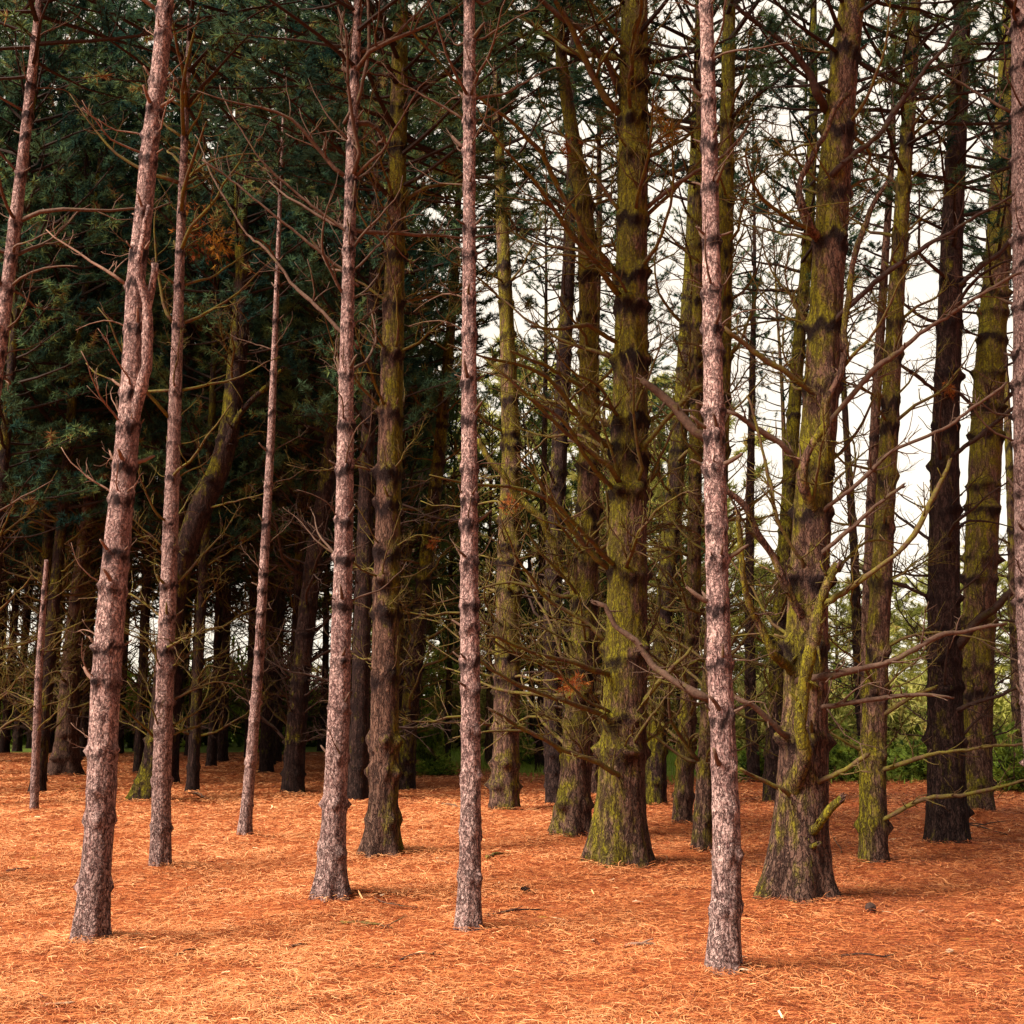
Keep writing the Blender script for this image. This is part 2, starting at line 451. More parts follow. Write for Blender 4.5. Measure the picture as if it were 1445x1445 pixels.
def crown_mesh(seed, H, R, nb, dens=1.0, needle=None, ln=0.15, wd=0.014, pern=14, open_=0.0, dead=0.03):
    """crown that starts at z = 0 round a stem along +Z and ends at z = H"""
    r = np.random.default_rng(seed)
    mb = MB(); C = []; D = []; TT = []
    for b in range(nb):
        t = (b + r.uniform(0, 1)) / nb
        z = H * t ** 0.95
        prof = (0.55 + 0.45 * math.sin(min(1, t * 2.2) * PI / 2)) * (1 - t) ** 0.6 + 0.10
        L = R * prof * r.uniform(0.55, 1.15)
        ph = b * 2.399 + r.normal(0, 0.4)
        el = 0.12 + 0.55 * t + r.normal(0, 0.14)
        d = (math.cos(ph) * math.cos(el), math.sin(ph) * math.cos(el), math.sin(el))
        path = wobble_path(r, 8, d, L, 0.07, 0.35) + np.array([0, 0, z])
        rad = np.linspace(0.012 + 0.010 * L, 0.006, 8)
        tube(mb, path, rad, 5, 0, cap=False, tint=0)
        if r.random() < open_: continue
        lob = r.uniform(0.1, 0.75)
        nt_ = max(3, int(L * 4.2 * dens))
        for k in range(nt_ + 1):
            s = r.uniform(0.28, 1.0) if k < nt_ else 1.0
            f = s * 7; i = min(int(f), 6); fr = f - i
            p = path[i] * (1 - fr) + path[i + 1] * fr
            tg = path[i + 1] - path[i]; tg /= np.linalg.norm(tg)
            sd = np.cross(tg, (0, 0, 1)) * (1 if k % 2 else -1) + np.array([0, 0, r.uniform(-0.05, 0.5)])
            dd = tg * r.uniform(0.5, 1.0) + sd * (0.9 if k < nt_ else 0.1)
            l2 = r.uniform(0.25, 0.65) * (1.2 - 0.5 * s)
            tp = wobble_path(r, 4, dd, l2, 0.15, 0.4) + p
            tube(mb, tp, np.linspace(0.007, 0.004, 4), 3, 0, cap=False, tint=0)
            dtn = tp[-1] - tp[-2]; dtn /= np.linalg.norm(dtn)
            nk = 3 if l2 < 0.4 else 4
            rust = r.random() < dead
            for q in range(nk):
                ff = 0.35 + 0.65 * (q + r.uniform(0, 1)) / nk
                g = ff * 3; ii = min(int(g), 2)
                C.append(tp[ii] + (tp[ii + 1] - tp[ii]) * (g - ii)); D.append(dtn)
                TT.append(1.0 if rust else np.clip(lob + r.normal(0, 0.12), 0, 0.94))
    # small side shoots with tufts near the stem top
    if C:
        tufts(mb, r, np.array(C), np.array(D), np.array(TT), pern, ln, wd, 1)
    return mb.mesh('crown', [B_LIVE, needle or N_DARK], smooth=False)

CROWN = {
    'dense': [crown_mesh(100 + k, 14.0, 3.3, 132, 1.35, ln=0.15, wd=0.022, pern=15) for k in range(4)],
    'open': [crown_mesh(200 + k, 8.5, 2.8, 58, 1.0, open_=0.28, ln=0.12, wd=0.016, pern=18) for k in range(3)],
    'light': [crown_mesh(300 + k, 7.5, 2.7, 62, 1.3, N_LIGHT, ln=0.22, wd=0.03, pern=12) for k in range(3)],
}

CROWN['mid'] = [crown_mesh(400 + k, 7.5, 2.4, 66, 1.3, N_MID, ln=0.14, wd=0.022, pern=14) for k in range(2)]

def clump_mesh(seed, R, n, mat, ln=0.12, wd=0.02):
    r = np.random.default_rng(seed); mb = MB()
    c = r.normal(0, R * 0.45, (n, 3)); d = c / (np.linalg.norm(c, axis=1)[:, None] + 1e-6)
    tube(mb, np.array([[-R, 0, 0.1 * R], [0, 0, 0], [R * 0.8, 0, -0.1 * R]]), [0.006, 0.005, 0.003], 4, 0, tint=0)
    tufts(mb, r, c, d, r.uniform(0, 1, n), 9, ln, wd, 1)
    return mb.mesh('dead_needles', [B_DEAD, mat], smooth=False)

# ------------------------------------------------------------------ trunk
def smooth_path(pts, ds_fn):
    """pts: rows x,y,z,r -> dense rows spaced by ds_fn(z)"""
    pts = np.asarray(pts, float)
    s = np.concatenate([[0], np.cumsum(np.linalg.norm(np.diff(pts[:, :3], axis=0), axis=1))])
    dense = np.linspace(0, s[-1], int(s[-1] / 0.02) + 2)
    P = np.stack([np.interp(dense, s, pts[:, k]) for k in range(4)], 1)
    w = 25
    pad = np.concatenate([2 * P[:1] - P[w:0:-1], P, 2 * P[-1:] - P[-2:-w - 2:-1]])
    ker = np.hanning(2 * w + 1); ker /= ker.sum()
    S = np.stack([np.convolve(pad[:, k], ker, 'valid') for k in range(4)], 1)
    S[:, 3] = np.maximum(S[:, 3], 0.012)
    idx = [0]; last = 0.0
    for i in range(1, len(dense)):
        if dense[i] - last >= ds_fn(S[i, 2]) - 1e-6:
            idx.append(i); last = dense[i]
    if idx[-1] != len(dense) - 1: idx.append(len(dense) - 1)
    return S[idx], dense[idx]

def trunk_mesh(name, S, arc, whorls, mat, sides, seed, flare=0.5, bark=0.05, moss=(0.0, 0.0, 0.0, 0.0), ring=0.14, ringw=0.03, ringdark=1.0, mossside=PI):
    """whorls: list of (arc height, [azimuths])"""
    r = np.random.default_rng(seed)
    path = S[:, :3]; rad = S[:, 3] * 0.94
    n = len(path)
    t, u, w = frames(path)
    th = np.arange(sides) / sides * 2 * PI
    TH = np.broadcast_to(th, (n, sides)); A = np.broadcast_to(arc[:, None], (n, sides))
    Rr = np.broadcast_to(rad[:, None], (n, sides))
    z0 = seed * 7.31
    def nz(fa, fz, off):
        k = fa
        p = np.stack([np.cos(TH) * k + off, np.sin(TH) * k + z0, A * fz], -1).reshape(-1, 3)
        return vnoise(p).reshape(n, sides)
    mul = np.ones((n, sides))
    # root flare with lobes
    nl = int(r.integers(4, 7)); ph = r.uniform(0, 6.28)
    lob = 0.6 + 0.55 * np.cos(nl * TH + ph + 0.6 * np.sin(TH + ph)) + 0.5 * (nz(1.2, 1.5, 4) - 0.5)
    hb = np.maximum(A - 0.12, 0)
    mul += 1.1 * flare * np.maximum(lob, 0.12) * np.exp(-hb / (0.10 + 0.45 * rad[0]))
    # bark: ridges that run along the stem
    kk = max(2.2, rad[0] * 22)
    ridg = 1 - np.abs(nz(kk, 3.2, 1) * 2 - 1)
    mul += bark * (ridg - 0.6) * 1.3 + bark * 1.2 * (nz(kk * 2.1, 8, 2) - 0.5) + 0.10 * (nz(0.9, 0.9, 5) - 0.5)
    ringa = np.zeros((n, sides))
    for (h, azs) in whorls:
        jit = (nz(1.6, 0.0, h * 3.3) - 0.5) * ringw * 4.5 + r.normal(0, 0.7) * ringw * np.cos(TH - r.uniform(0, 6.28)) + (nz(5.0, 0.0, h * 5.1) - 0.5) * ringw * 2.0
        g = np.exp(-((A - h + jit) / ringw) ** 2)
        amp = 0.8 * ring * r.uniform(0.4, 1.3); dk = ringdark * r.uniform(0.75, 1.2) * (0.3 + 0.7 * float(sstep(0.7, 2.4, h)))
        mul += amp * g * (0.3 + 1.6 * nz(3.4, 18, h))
        ringa = np.maximum(ringa, dk * (0.4 + 1.1 * nz(2.6, 0.0, h * 2.1)) * np.exp(-((A - h + jit + ringw * 0.7) / (ringw * np.where(A - h + jit + ringw * 0.7 < 0, 2.4, 1.1))) ** 2))  # dark band; its downward fade paints shade below the bulge
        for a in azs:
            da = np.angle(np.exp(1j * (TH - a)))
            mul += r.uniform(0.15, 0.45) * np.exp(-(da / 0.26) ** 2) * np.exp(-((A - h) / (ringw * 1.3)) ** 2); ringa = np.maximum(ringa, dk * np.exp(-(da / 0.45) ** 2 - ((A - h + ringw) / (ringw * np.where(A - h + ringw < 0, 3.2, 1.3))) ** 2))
    # scattered old knots
    for _ in range(int(arc[-1] * 1.6)):
        a0 = r.uniform(0, 6.28); h = r.uniform(0.3, arc[-1]); da = np.angle(np.exp(1j * (TH - a0)))
        k = np.exp(-(da * Rr / 0.025) ** 2 - ((A - h) / 0.03) ** 2)
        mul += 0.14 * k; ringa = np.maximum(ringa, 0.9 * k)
    rr = Rr * mul
    v = path[:, None, :] + (u[:, None, :] * np.cos(TH)[..., None] + w[:, None, :] * np.sin(TH)[..., None]) * rr[..., None]
    i = np.arange(n - 1)[:, None] * sides; j = np.arange(sides)[None, :]; jn = (j + 1) % sides
    q = np.stack([i + j, i + jn, i + sides + jn, i + sides + j], -1).reshape(-1, 4)
    vv = np.concatenate([v.reshape(-1, 3), path[-1:]])
    tr = [((n - 1) * sides + k, (n - 1) * sides + (k + 1) % sides, n * sides) for k in range(sides)]
    # moss: (base, gain with height over 8 m, gain on the mossy side, gain above each whorl)
    mo = moss[0] + moss[1] * np.clip(A / 8, 0, 1) + moss[2] * (0.5 + 0.5 * np.cos(TH - mossside)) * (0.6 + 0.8 * (nz(0.8, 0.7, 8)))
    if moss[3]:
        wa = np.zeros((n, sides))
        for (h, azs) in whorls:
            dz = A - h
            wa = np.maximum(wa, np.where(dz > 0, np.exp(-dz / 0.16), 0))
        mo = mo + moss[3] * wa
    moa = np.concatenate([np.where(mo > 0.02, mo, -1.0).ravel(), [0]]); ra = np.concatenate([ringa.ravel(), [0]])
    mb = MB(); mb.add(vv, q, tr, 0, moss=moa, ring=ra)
    return mb.mesh(name, [mat])

def branch_az(u_frame, a):
    return a

NB = [0]
def put_branch(root, style, matk, p, az, el, length, r):
    lib = BR[(style, matk)]
    o = link('branch', lib[int(r.integers(len(lib)))], root)
    o.location = p
    roll = r.uniform(-0.5, 0.5)
    o.rotation_mode = 'XYZ'
    # roll about X first, then lift, then turn about Z
    o.rotation_euler = (Matrix.Rotation(az, 3, 'Z') @ Matrix.Rotation(-el, 3, 'Y') @ Matrix.Rotation(roll, 3, 'X')).to_euler()
    o.scale = (length,) * 3
    NB[0] += 1
    return o

def make_tree(name, label, cat, px, *, base=None, H=None, bark='pink', sides=36, whorl=0.38, w0=0.35, first_branch=0.8,
              nper=(2, 4), blen=(0.15, 0.5), blen_hi=None, el=(0.1, 0.7), styles=(('stub', 2), ('short', 2)), bmat='pink',
              crown='open', crown_from=None, crown_scale=1.0, moss=(0, 0, 0, 0), flare=0.45, ring=0.13, ringw=0.028, ringdark=1.0,
              limbs=(), seed=1, group=None, ds=0.03, topless=False, dense_to=99, barkamp=0.05, az_bias=None, mossside=PI, bmax=60, depth=None, clumps=()):
    r = np.random.default_rng(seed * 13 + 1)
    bx, by = px[0][0], px[0][1]
    g0 = ground_at(bx, by, 0.06)
    for _ in range(4):                  # where that sight line meets the real ground
        g0 = ground_at(bx, by, float(gheight(np.array([g0[0]]), np.array([g0[1]]))[0]))
    Y = depth if depth else g0[1]
    pts = []
    for (x, y, w) in px:
        p, t = at(x, y, Y)
        pts.append([p[0], p[1], p[2], 0.5 * w / F * t])
    pts = np.array(pts)
    gz = float(gheight(np.array([pts[0, 0]]), np.array([Y]))[0])
    pts[0, 2] = gz
    lean = r.normal(0, 0.012)
    pts[:, 1] += lean * (pts[:, 2] - gz)
    # below ground
    dn = pts[0].copy(); dn[2] -= 0.14
    pts = np.concatenate([[dn], pts])
    vis_top = pts[-1, 2]
    if not topless:
        if H is None: H = max(vis_top + 5.0, 13.0)
        d = (pts[-1] - pts[-2]); d /= d[2]
        d[0] *= 0.6
        k = H - vis_top
        r_end = 0.02
        mid = pts[-1] + np.array([d[0], d[1], 1, 0]) * k * 0.5; mid[3] = pts[-1, 3] * 0.6
        end = pts[-1] + np.array([d[0] * 0.8, d[1], 1, 0]) * k; end[3] = r_end
        pts = np.concatenate([pts, [mid, end]])
    loc = np.array([pts[1, 0], pts[1, 1], gz])
    lp = pts.copy(); lp[:, :3] -= loc
    dsf = lambda z: ds if z < vis_top - gz + 0.3 else 0.2
    S, arc = smooth_path(lp, dsf)
    root = empty(name, loc)
    tag(root, label, cat, group)
    # whorls
    whorls = []; a = w0 + 0.14
    top_a = arc[-1] - 0.4
    while a < top_a:
        nb = int(r.integers(nper[0], nper[1] + 1))
        a0 = r.uniform(0, 6.28)
        az = [a0 + 2 * PI * k / max(nb, 1) + r.normal(0, 0.35) for k in range(nb)]
        whorls.append((a, az)); a += whorl * r.uniform(0.5, 1.45)
        if a > 9.5: break
    # frames() gives u = ref x t: with ref=+Y and t=+Z, u = +X ; w = t x u = +Y, so trunk angle == azimuth
    mat = {'pink': M_PINK, 'brown': M_BROWN, 'dark': M_DARK}[bark]
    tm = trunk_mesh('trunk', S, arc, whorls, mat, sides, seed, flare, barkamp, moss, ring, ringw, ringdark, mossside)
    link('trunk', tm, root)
    zc = (crown_from if crown_from is not None else vis_top + 0.3) - gz
    if not topless:
        tot = S[-1, 2] - zc
        if tot > 1.5 and crown:
            kind = CROWN[crown]; cm = kind[int(r.integers(len(kind)))]
            o = link('crown', cm, root)
            i = int(np.searchsorted(S[:, 2], zc)); i = min(i, len(S) - 2)
            o.location = S[i, :3]
            dirv = Vector(S[-1, :3] - S[i, :3]).normalized()
            o.rotation_euler = (Vector((0, 0, 1)).rotation_difference(dirv) @ Matrix.Rotation(r.uniform(0, 6.28), 3, 'Z').to_quaternion()).to_euler()
            base_h = {'dense': 14.0, 'open': 8.5, 'light': 7.5, 'mid': 7.5}[crown]
            sz = tot / base_h; sr = crown_scale
            o.scale = (sr, sr, sz)
    # branches
    names = [s for s, k in styles for _ in range(k)]
    nbr = 0
    allb = [(h, az) for (h, azs) in whorls for az in azs if first_branch <= h - 0.14 <= min(zc + 0.8, dense_to)]
    if bark != 'pink' and Y > 13.5:      # the upper stems carry fewer dead branches
        allb = [b for b in allb if b[0] < 4.6 or r.random() < 0.35]
    if len(allb) > bmax:
        keep = r.choice(len(allb), bmax, replace=False); allb = [allb[i] for i in sorted(keep)]
    for (h, az) in allb:
        i = int(np.searchsorted(arc, h)); i = min(i, len(S) - 1)
        f = np.clip((h - first_branch) / 6.0, 0, 1)
        lo, hi = blen
        if blen_hi: lo, hi = lo + (blen_hi[0] - lo) * f, hi + (blen_hi[1] - hi) * f
        L = lo + (hi - lo) * r.random() ** 1.15
        if az_bias is not None:
            da = math.cos(az - az_bias[0]); L *= 1 + az_bias[1] * da
        st = names[int(r.integers(len(names)))]
        e = r.uniform(*el)
        if st == 'stub': L = 0.3 * S[i, 3] + r.uniform(0.04, 0.16)
        elif L < 0.18: st = 'short'
        rr = S[i, 3] * 0.75
        p = S[i, :3] + np.array([math.cos(az) * rr, math.sin(az) * rr, 0])
        put_branch(root, st, bmat, p, az, e, L, r)
    # limbs that are traced one by one, at their own depths off the stem
    for lm in limbs:
        make_limb(root, loc, Y, lm, r)
    for (x, y, dy, R, mt) in clumps:
        p, t = at(x, y, Y + dy)
        o = link('dead_needle_clump', clump_mesh(int(x * 7 + y), R, int(22 + 260 * R * R), mt, min(0.11, R * 0.65), 0.014), root)
        o.location = p - loc; o.rotation_euler = (r.uniform(-0.5, 0.5), r.uniform(0.2, 1.2), r.uniform(0, 6))
    return root

def make_limb(root, loc, Y, lm, r):
    pts = []
    for (x, y, w, dy) in lm['p']:
        p, t = at(x, y, Y + dy)
        pts.append([*(p - loc), 0.5 * w / F * t])
    (xa, ya, wa, da), (xb, yb, wb, db) = lm['p'][0], lm['p'][1]
    k = min(0.7, 30.0 / (abs(xb - xa) + abs(yb - ya) + 1))
    p, t = at(xa - k * (xb - xa), ya - k * (yb - ya), Y + min(0.0, da * 0.15))
    pts.insert(0, [*(p - loc), 0.5 * wa * (1.25 if da < 0 else 0.9) / F * t])
    pts = np.array(pts)
    s = np.concatenate([[0], np.cumsum(np.linalg.norm(np.diff(pts[:, :3], axis=0), axis=1))])
    n = max(8, int(s[-1] / 0.06))
    dd = np.linspace(0, s[-1], n)
    P = np.stack([np.interp(dd, s, pts[:, k]) for k in range(4)], 1)
    w = 3
    pad = np.concatenate([np.repeat(P[:1], w, 0), P, np.repeat(P[-1:], w, 0)])
    ker = np.hanning(2 * w + 3)[1:-1]; ker /= ker.sum()
    Q = np.stack([np.convolve(pad[:, k], ker, 'valid') for k in range(4)], 1); Q[0] = P[0]; Q[-1] = P[-1]
    thick = pts[0, 3] > 0.03
    if not lm.get('smooth'): Q[:, 3] *= 0.8
    kn = np.interp(np.arange(n), np.arange(0, n + 4, 4), r.normal(0, 1, len(np.arange(0, n + 4, 4))))
    kx = np.stack([np.interp(np.arange(n), np.arange(0, n + 4, 4), r.normal(0, 1, len(np.arange(0, n + 4, 4)))) for _ in range(3)], 1)
    if lm.get('smooth'): kx *= 0.25
    Q[1:-1, :3] += (kx * (0.35 * Q[:, 3:4] + 0.008) + r.normal(0, 0.003, (n, 3)))[1:-1]
    Q[:, 3] *= np.clip(1 + 0.10 * kn + r.normal(0, 0.05, n), 0.7, 1.35)
    mb = MB()
    tube(mb, Q[:, :3], Q[:, 3], 12 if thick else 7, 0, moss=lm.get('moss', 0.55), ring=0.0)
    if thick and not lm.get('smooth'):
        e = Q[-1, :3]; dv = Q[-1, :3] - Q[-3, :3]; dv /= np.linalg.norm(dv); re_ = Q[-1, 3]
        for _ in range(6):
            off = r.normal(0, 0.45, 3) * re_
            tube(mb, np.array([e + off - dv * re_, e + off * 1.1 + dv * re_ * r.uniform(0.2, 0.7), e + off * 1.2 + dv * re_ * r.uniform(0.8, 1.8)]), [re_ * 0.45, re_ * 0.28, re_ * 0.05], 5, 0, moss=-1, ring=0.0)
        for _ in range(int(s[-1] * 5)):
            i = int(r.integers(2, n - 1)); sd_ = r.normal(0, 1, 3); sd_ /= np.linalg.norm(sd_)
            p0 = Q[i, :3] + sd_ * Q[i, 3] * 0.5
            tube(mb, wobble_path(r, 4, sd_ + (Q[i, :3] - Q[i - 1, :3]) * 4, Q[i, 3] + r.uniform(0.03, 0.22), 0.2, 0.1) + p0, np.linspace(0.35 * Q[i, 3], 0.004, 4), 5, 0, moss=lm.get('moss', 0.5), ring=0.0)
    nt_ = lm.get('twigs', 0)
    if nt_:
        add_twigs(mb, r, Q[:, :3], np.minimum(Q[:, 3], 0.016), nt_, lm.get('tl', (0.2, 0.7))[0], lm.get('tl', (0.2, 0.7))[1], 0.15, 3)
    mt = lm.get('mat') or (M_BROWN if thick else B_MOSS)
    o = link('limb' if thick else 'branch', mb.mesh('limb', [mt]), root)
    if lm.get('label'): o['label'] = lm['label']

# ------------------------------------------------------------------ the trees one can single out
PINKB = dict(bark='pink', bmat='dead', styles=(('stub', 4), ('short', 4), ('long', 1)), nper=(3, 5))
MOSSB = dict(bark='brown', bmat='moss', styles=(('stub', 1), ('short', 2), ('long', 3), ('twiggy', 4)), nper=(4, 6))
G_FRONT = 'slim pink barked pines along the front of the wood'
G_MOSS = 'mossy brown pines in the middle of the wood'

TREES = []
def T_(**k): TREES.append(k)

T_(seed=1, name='pine_tree', cat='tree', group=G_FRONT, label='pale pink leaning pine forking at mid height, nearest trunk on the left',
   px=[(127, 1325, 52), (134, 1255, 43), (142, 1150, 41), (148, 950, 42), (160, 800, 39), (175, 650, 34), (184, 550, 30), (186, 485, 27), (188, 400, 26), (193, 350, 26), (200, 300, 26), (208, 200, 25), (222, 100, 24), (230, 0, 23)],
   sides=44, whorl=0.36, ringw=0.021, first_branch=1.1, blen=(0.06, 0.3), blen_hi=(0.2, 0.9), ds=0.022, crown_from=8.0, H=14, moss=(0.02, 0, 0, 0), barkamp=0.045, flare=0.28, ring=0.12, bmax=90, az_bias=(PI, 0.4),
   limbs=[dict(p=[(190, 590, 15, 0), (199, 555, 16, -.02), (206, 525, 16, -.03), (210, 485, 16, -.04), (210, 440, 15, -.05), (205, 415, 12, -.09), (197, 393, 9, -.13), (193, 372, 8, -.15), (197, 345, 8, -.16), (205, 315, 8, -.16), (210, 290, 7, -.16)], mat=M_PINK, moss=-1, smooth=True, label='smooth pink second stem curving up from the fork'),
          dict(p=[(209, 435, 12, -.05), (215, 405, 10, -.06), (219, 372, 8, -.06)], mat=M_PINK, moss=-1, smooth=True)])
T_(seed=2, name='pine_tree', cat='tree', group=G_FRONT, label='thin pink pine just right of the leaning forked pine',
   px=[(226, 1225, 31), (227, 1150, 29), (229, 1050, 28), (237, 800, 23), (243, 600, 19), (248, 450, 16), (252, 300, 13), (257, 170, 10)],
   sides=32, whorl=0.36, ringw=0.021, first_branch=1.0, blen=(0.2, 0.9), blen_hi=(0.4, 1.8), el=(0.2, 0.9), styles=(('stub', 2), ('short', 3), ('long', 4)), bark='pink', bmat='moss', nper=(2, 4), ds=0.03, crown_from=8.2, H=13, flare=0.18, bmax=72)
T_(seed=3, name='pine_tree', cat='tree', group=G_FRONT, label='thinnest pink pine with bent foot, between two stouter pink pines on the left',
   px=[(345, 1178, 22), (349, 1130, 17), (356, 1060, 16), (365, 950, 15), (376, 760, 13), (385, 600, 11), (391, 450, 8), (396, 330, 6)],
   sides=24, whorl=0.38, ringw=0.021, first_branch=1.3, blen=(0.1, 0.5), blen_hi=(0.3, 1.2), styles=(('stub', 3), ('short', 3), ('long', 2)), bark='pink', bmat='dead', nper=(2, 3), ds=0.035, crown_from=8.5, H=12, flare=0.3, bmax=51, crown_scale=0.7)
T_(seed=4, name='pine_tree', cat='tree', group=G_FRONT, label='pink pine with flared foot left of the first mossy trunk',
   px=[(466, 1264, 48), (469, 1215, 40), (473, 1130, 35), (479, 1000, 32), (484, 800, 28), (487, 650, 25), (490, 450, 19), (495, 250, 17), (501, 100, 14), (505, 0, 12)],
   sides=40, whorl=0.34, ringw=0.021, first_branch=1.1, blen=(0.1, 0.5), blen_hi=(0.5, 2.0), el=(0.25, 0.95), styles=(('stub', 4), ('short', 3), ('long', 3)), bark='pink', bmat='dead', nper=(2, 4), ds=0.025, crown_from=7.5, H=13.5, flare=0.42, bmax=90,
   limbs=[dict(p=[(490, 478, 7, 0), (440, 430, 6, .1), (390, 370, 5, .2), (345, 325, 4, .3), (300, 250, 3, .4), (275, 190, 2, .5)], mat=B_DEAD, twigs=4),
          dict(p=[(494, 330, 6, 0), (440, 290, 5, -.1), (380, 240, 4, -.2), (335, 180, 3, -.3), (310, 120, 2, -.3)], mat=B_DEAD, twigs=5),
          dict(p=[(490, 390, 6, 0), (420, 330, 5, -.1), (350, 270, 4, -.2), (285, 225, 3, -.3)], mat=B_DEAD, twigs=4),
          dict(p=[(494, 155, 7, 0), (515, 110, 6, -.1), (523, 60, 6, -.1), (519, 10, 5, -.1), (515, -40, 4, -.1)], mat=B_DEAD, twigs=1)])
T_(seed=5, name='pine_tree', cat='tree', group=G_MOSS, label='brown pine with yellow green moss, third stout trunk left of centre',
   px=[(537, 1204, 54), (541, 1150, 43), (543, 1000, 42), (545, 800, 38), (551, 600, 35), (556, 400, 30), (560, 250, 27), (563, 100, 25), (565, 0, 22)],
   **{**MOSSB, 'sides': 44}, whorl=0.52, first_branch=1.6, blen=(0.3, 1.0), blen_hi=(0.5, 1.9), el=(0.1, 0.8), ds=0.03, crown_from=7.4, crown='dense', H=16, moss=(0.14, 0.41, 0.45, 0.14), flare=0.35, ringw=0.045, ring=0.12, mossside=0.6, bmax=90)
T_(seed=6, name='pine_tree', cat='tree', group=G_FRONT, label='straight pink pine standing alone at the centre of the picture',
   px=[(662, 1309, 40), (663, 1265, 34), (664, 1180, 32), (665, 1050, 29), (663, 900, 28), (662, 700, 25), (662, 500, 22), (662, 300, 19), (662, 100, 18), (662, 0, 16)],
   **{**PINKB, 'bmat': 'dead'}, sides=40, whorl=0.29, ringw=0.021, first_branch=1.1, blen=(0.05, 0.28), blen_hi=(0.2, 1.1), ds=0.022, crown_from=7.6, H=13.5, flare=0.25, ring=0.14, bmax=90)
T_(seed=7, clumps=[(944, 187, .5, 0.15, N_GOLD), (928, 158, .8, 0.12, N_GOLD)], name='pine_tree', cat='tree', group=G_MOSS, label='stout mossy pine with thick collars right of centre, full of dead side branches',
   px=[(872, 1214, 92), (876, 1150, 74), (880, 1050, 67), (883, 900, 61), (885, 750, 56), (887, 600, 53), (889, 400, 47), (890, 200, 42), (892, 0, 37)],
   **{**MOSSB, 'sides': 60, 'nper': (4, 6)}, whorl=0.62, w0=1.1, first_branch=0.7, blen=(0.5, 1.6), blen_hi=(0.7, 2.6), el=(0.25, 0.85), ds=0.03, crown_from=8.4, H=16, moss=(0.18, 0.16, 0.43, 0.31), flare=0.22, ring=0.13, ringw=0.045, mossside=PI * 1.1, bmax=96, az_bias=(PI, 0.3),
   limbs=[dict(p=[(872, 385, 11, -.2), (820, 330, 9, -.5), (770, 220, 8, -.9), (720, 165, 6, -1.2), (640, 115, 5, -1.5), (560, 20, 4, -1.8)], mat=B_MOSS, twigs=8),
          dict(p=[(878, 125, 12, -.2), (845, 65, 11, -.4), (790, 20, 9, -.6), (740, -20, 8, -.8)], mat=B_DEAD, twigs=5),
          dict(p=[(860, 955, 10, -.2), (800, 935, 8, -.6), (740, 915, 6, -1.0), (690, 895, 5, -1.3)], mat=B_MOSS, twigs=10),
          dict(p=[(862, 1010, 10, -.2), (790, 990, 8, -.7), (720, 965, 6, -1.1), (660, 920, 4, -1.4)], mat=B_MOSS, twigs=9),
          dict(p=[(866, 800, 9, -.2), (830, 760, 8, -.6), (780, 710, 6, -1.0), (730, 640, 4, -1.3)], mat=B_MOSS, twigs=9),
          dict(p=[(905, 640, 10, -.2), (935, 600, 9, -.4), (975, 560, 8, -.6), (990, 545, 6, -.7)], mat=B_MOSS, twigs=4),
          dict(p=[(908, 990, 9, -.2), (940, 950, 8, -.4), (975, 915, 6, -.5)], mat=B_MOSS, twigs=4),
          dict(p=[(1000, 985, 14, -1.2), (940, 955, 13, -1.0), (890, 905, 11, -.9), (850, 860, 9, -.9), (838, 850, 7, -.9)], mat=B_DEAD, twigs=5),
          dict(p=[(1000, 620, 16, -.9), (965, 600, 15, -.8), (925, 555, 13, -.7), (905, 535, 10, -.7)], mat=B_DEAD, twigs=2),
          dict(p=[(870, 580, 9, -.2), (820, 545, 8, -.5), (760, 515, 6, -.8), (720, 495, 4, -1.)], mat=B_MOSS, twigs=7),
          dict(p=[(870, 690, 9, -.2), (830, 650, 8, -.5), (800, 600, 6, -.8), (745, 560, 4, -1.)], mat=B_MOSS, twigs=7),
          dict(p=[(872, 480, 9, -.2), (830, 455, 8, -.5), (780, 465, 6, -.8), (750, 460, 4, -1.)], mat=B_MOSS, twigs=7),
          dict(p=[(908, 300, 9, -.2), (960, 255, 8, -.4), (1010, 230, 6, -.5), (1060, 170, 4, -.6)], mat=B_DEAD, twigs=6),
          dict(p=[(866, 1090, 9, -.3), (800, 1060, 8, -.6), (740, 1030, 7, -.9), (690, 1000, 4, -1.2)], mat=B_MOSS, twigs=9)])
T_(seed=8, name='pine_tree', cat='tree', group=G_FRONT, label='straight pink grey pine right of centre, nearest trunk of all',
   px=[(1020, 1367, 54), (1023, 1300, 44), (1027, 1210, 43), (1023, 1100, 40), (1018, 1000, 37), (1013, 850, 35), (1010, 700, 32), (1006, 500, 28), (1003, 300, 25), (999, 100, 21), (996, 0, 19)],
   **{**PINKB, 'bmat': 'dead'}, sides=48, whorl=0.28, ringw=0.021, first_branch=1.1, blen=(0.06, 0.3), blen_hi=(0.15, 0.8), ds=0.02, crown_from=7.4, H=12.5, flare=0.2, ring=0.13, bmax=90, barkamp=0.055, moss=(0.04, 0, 0, 0))
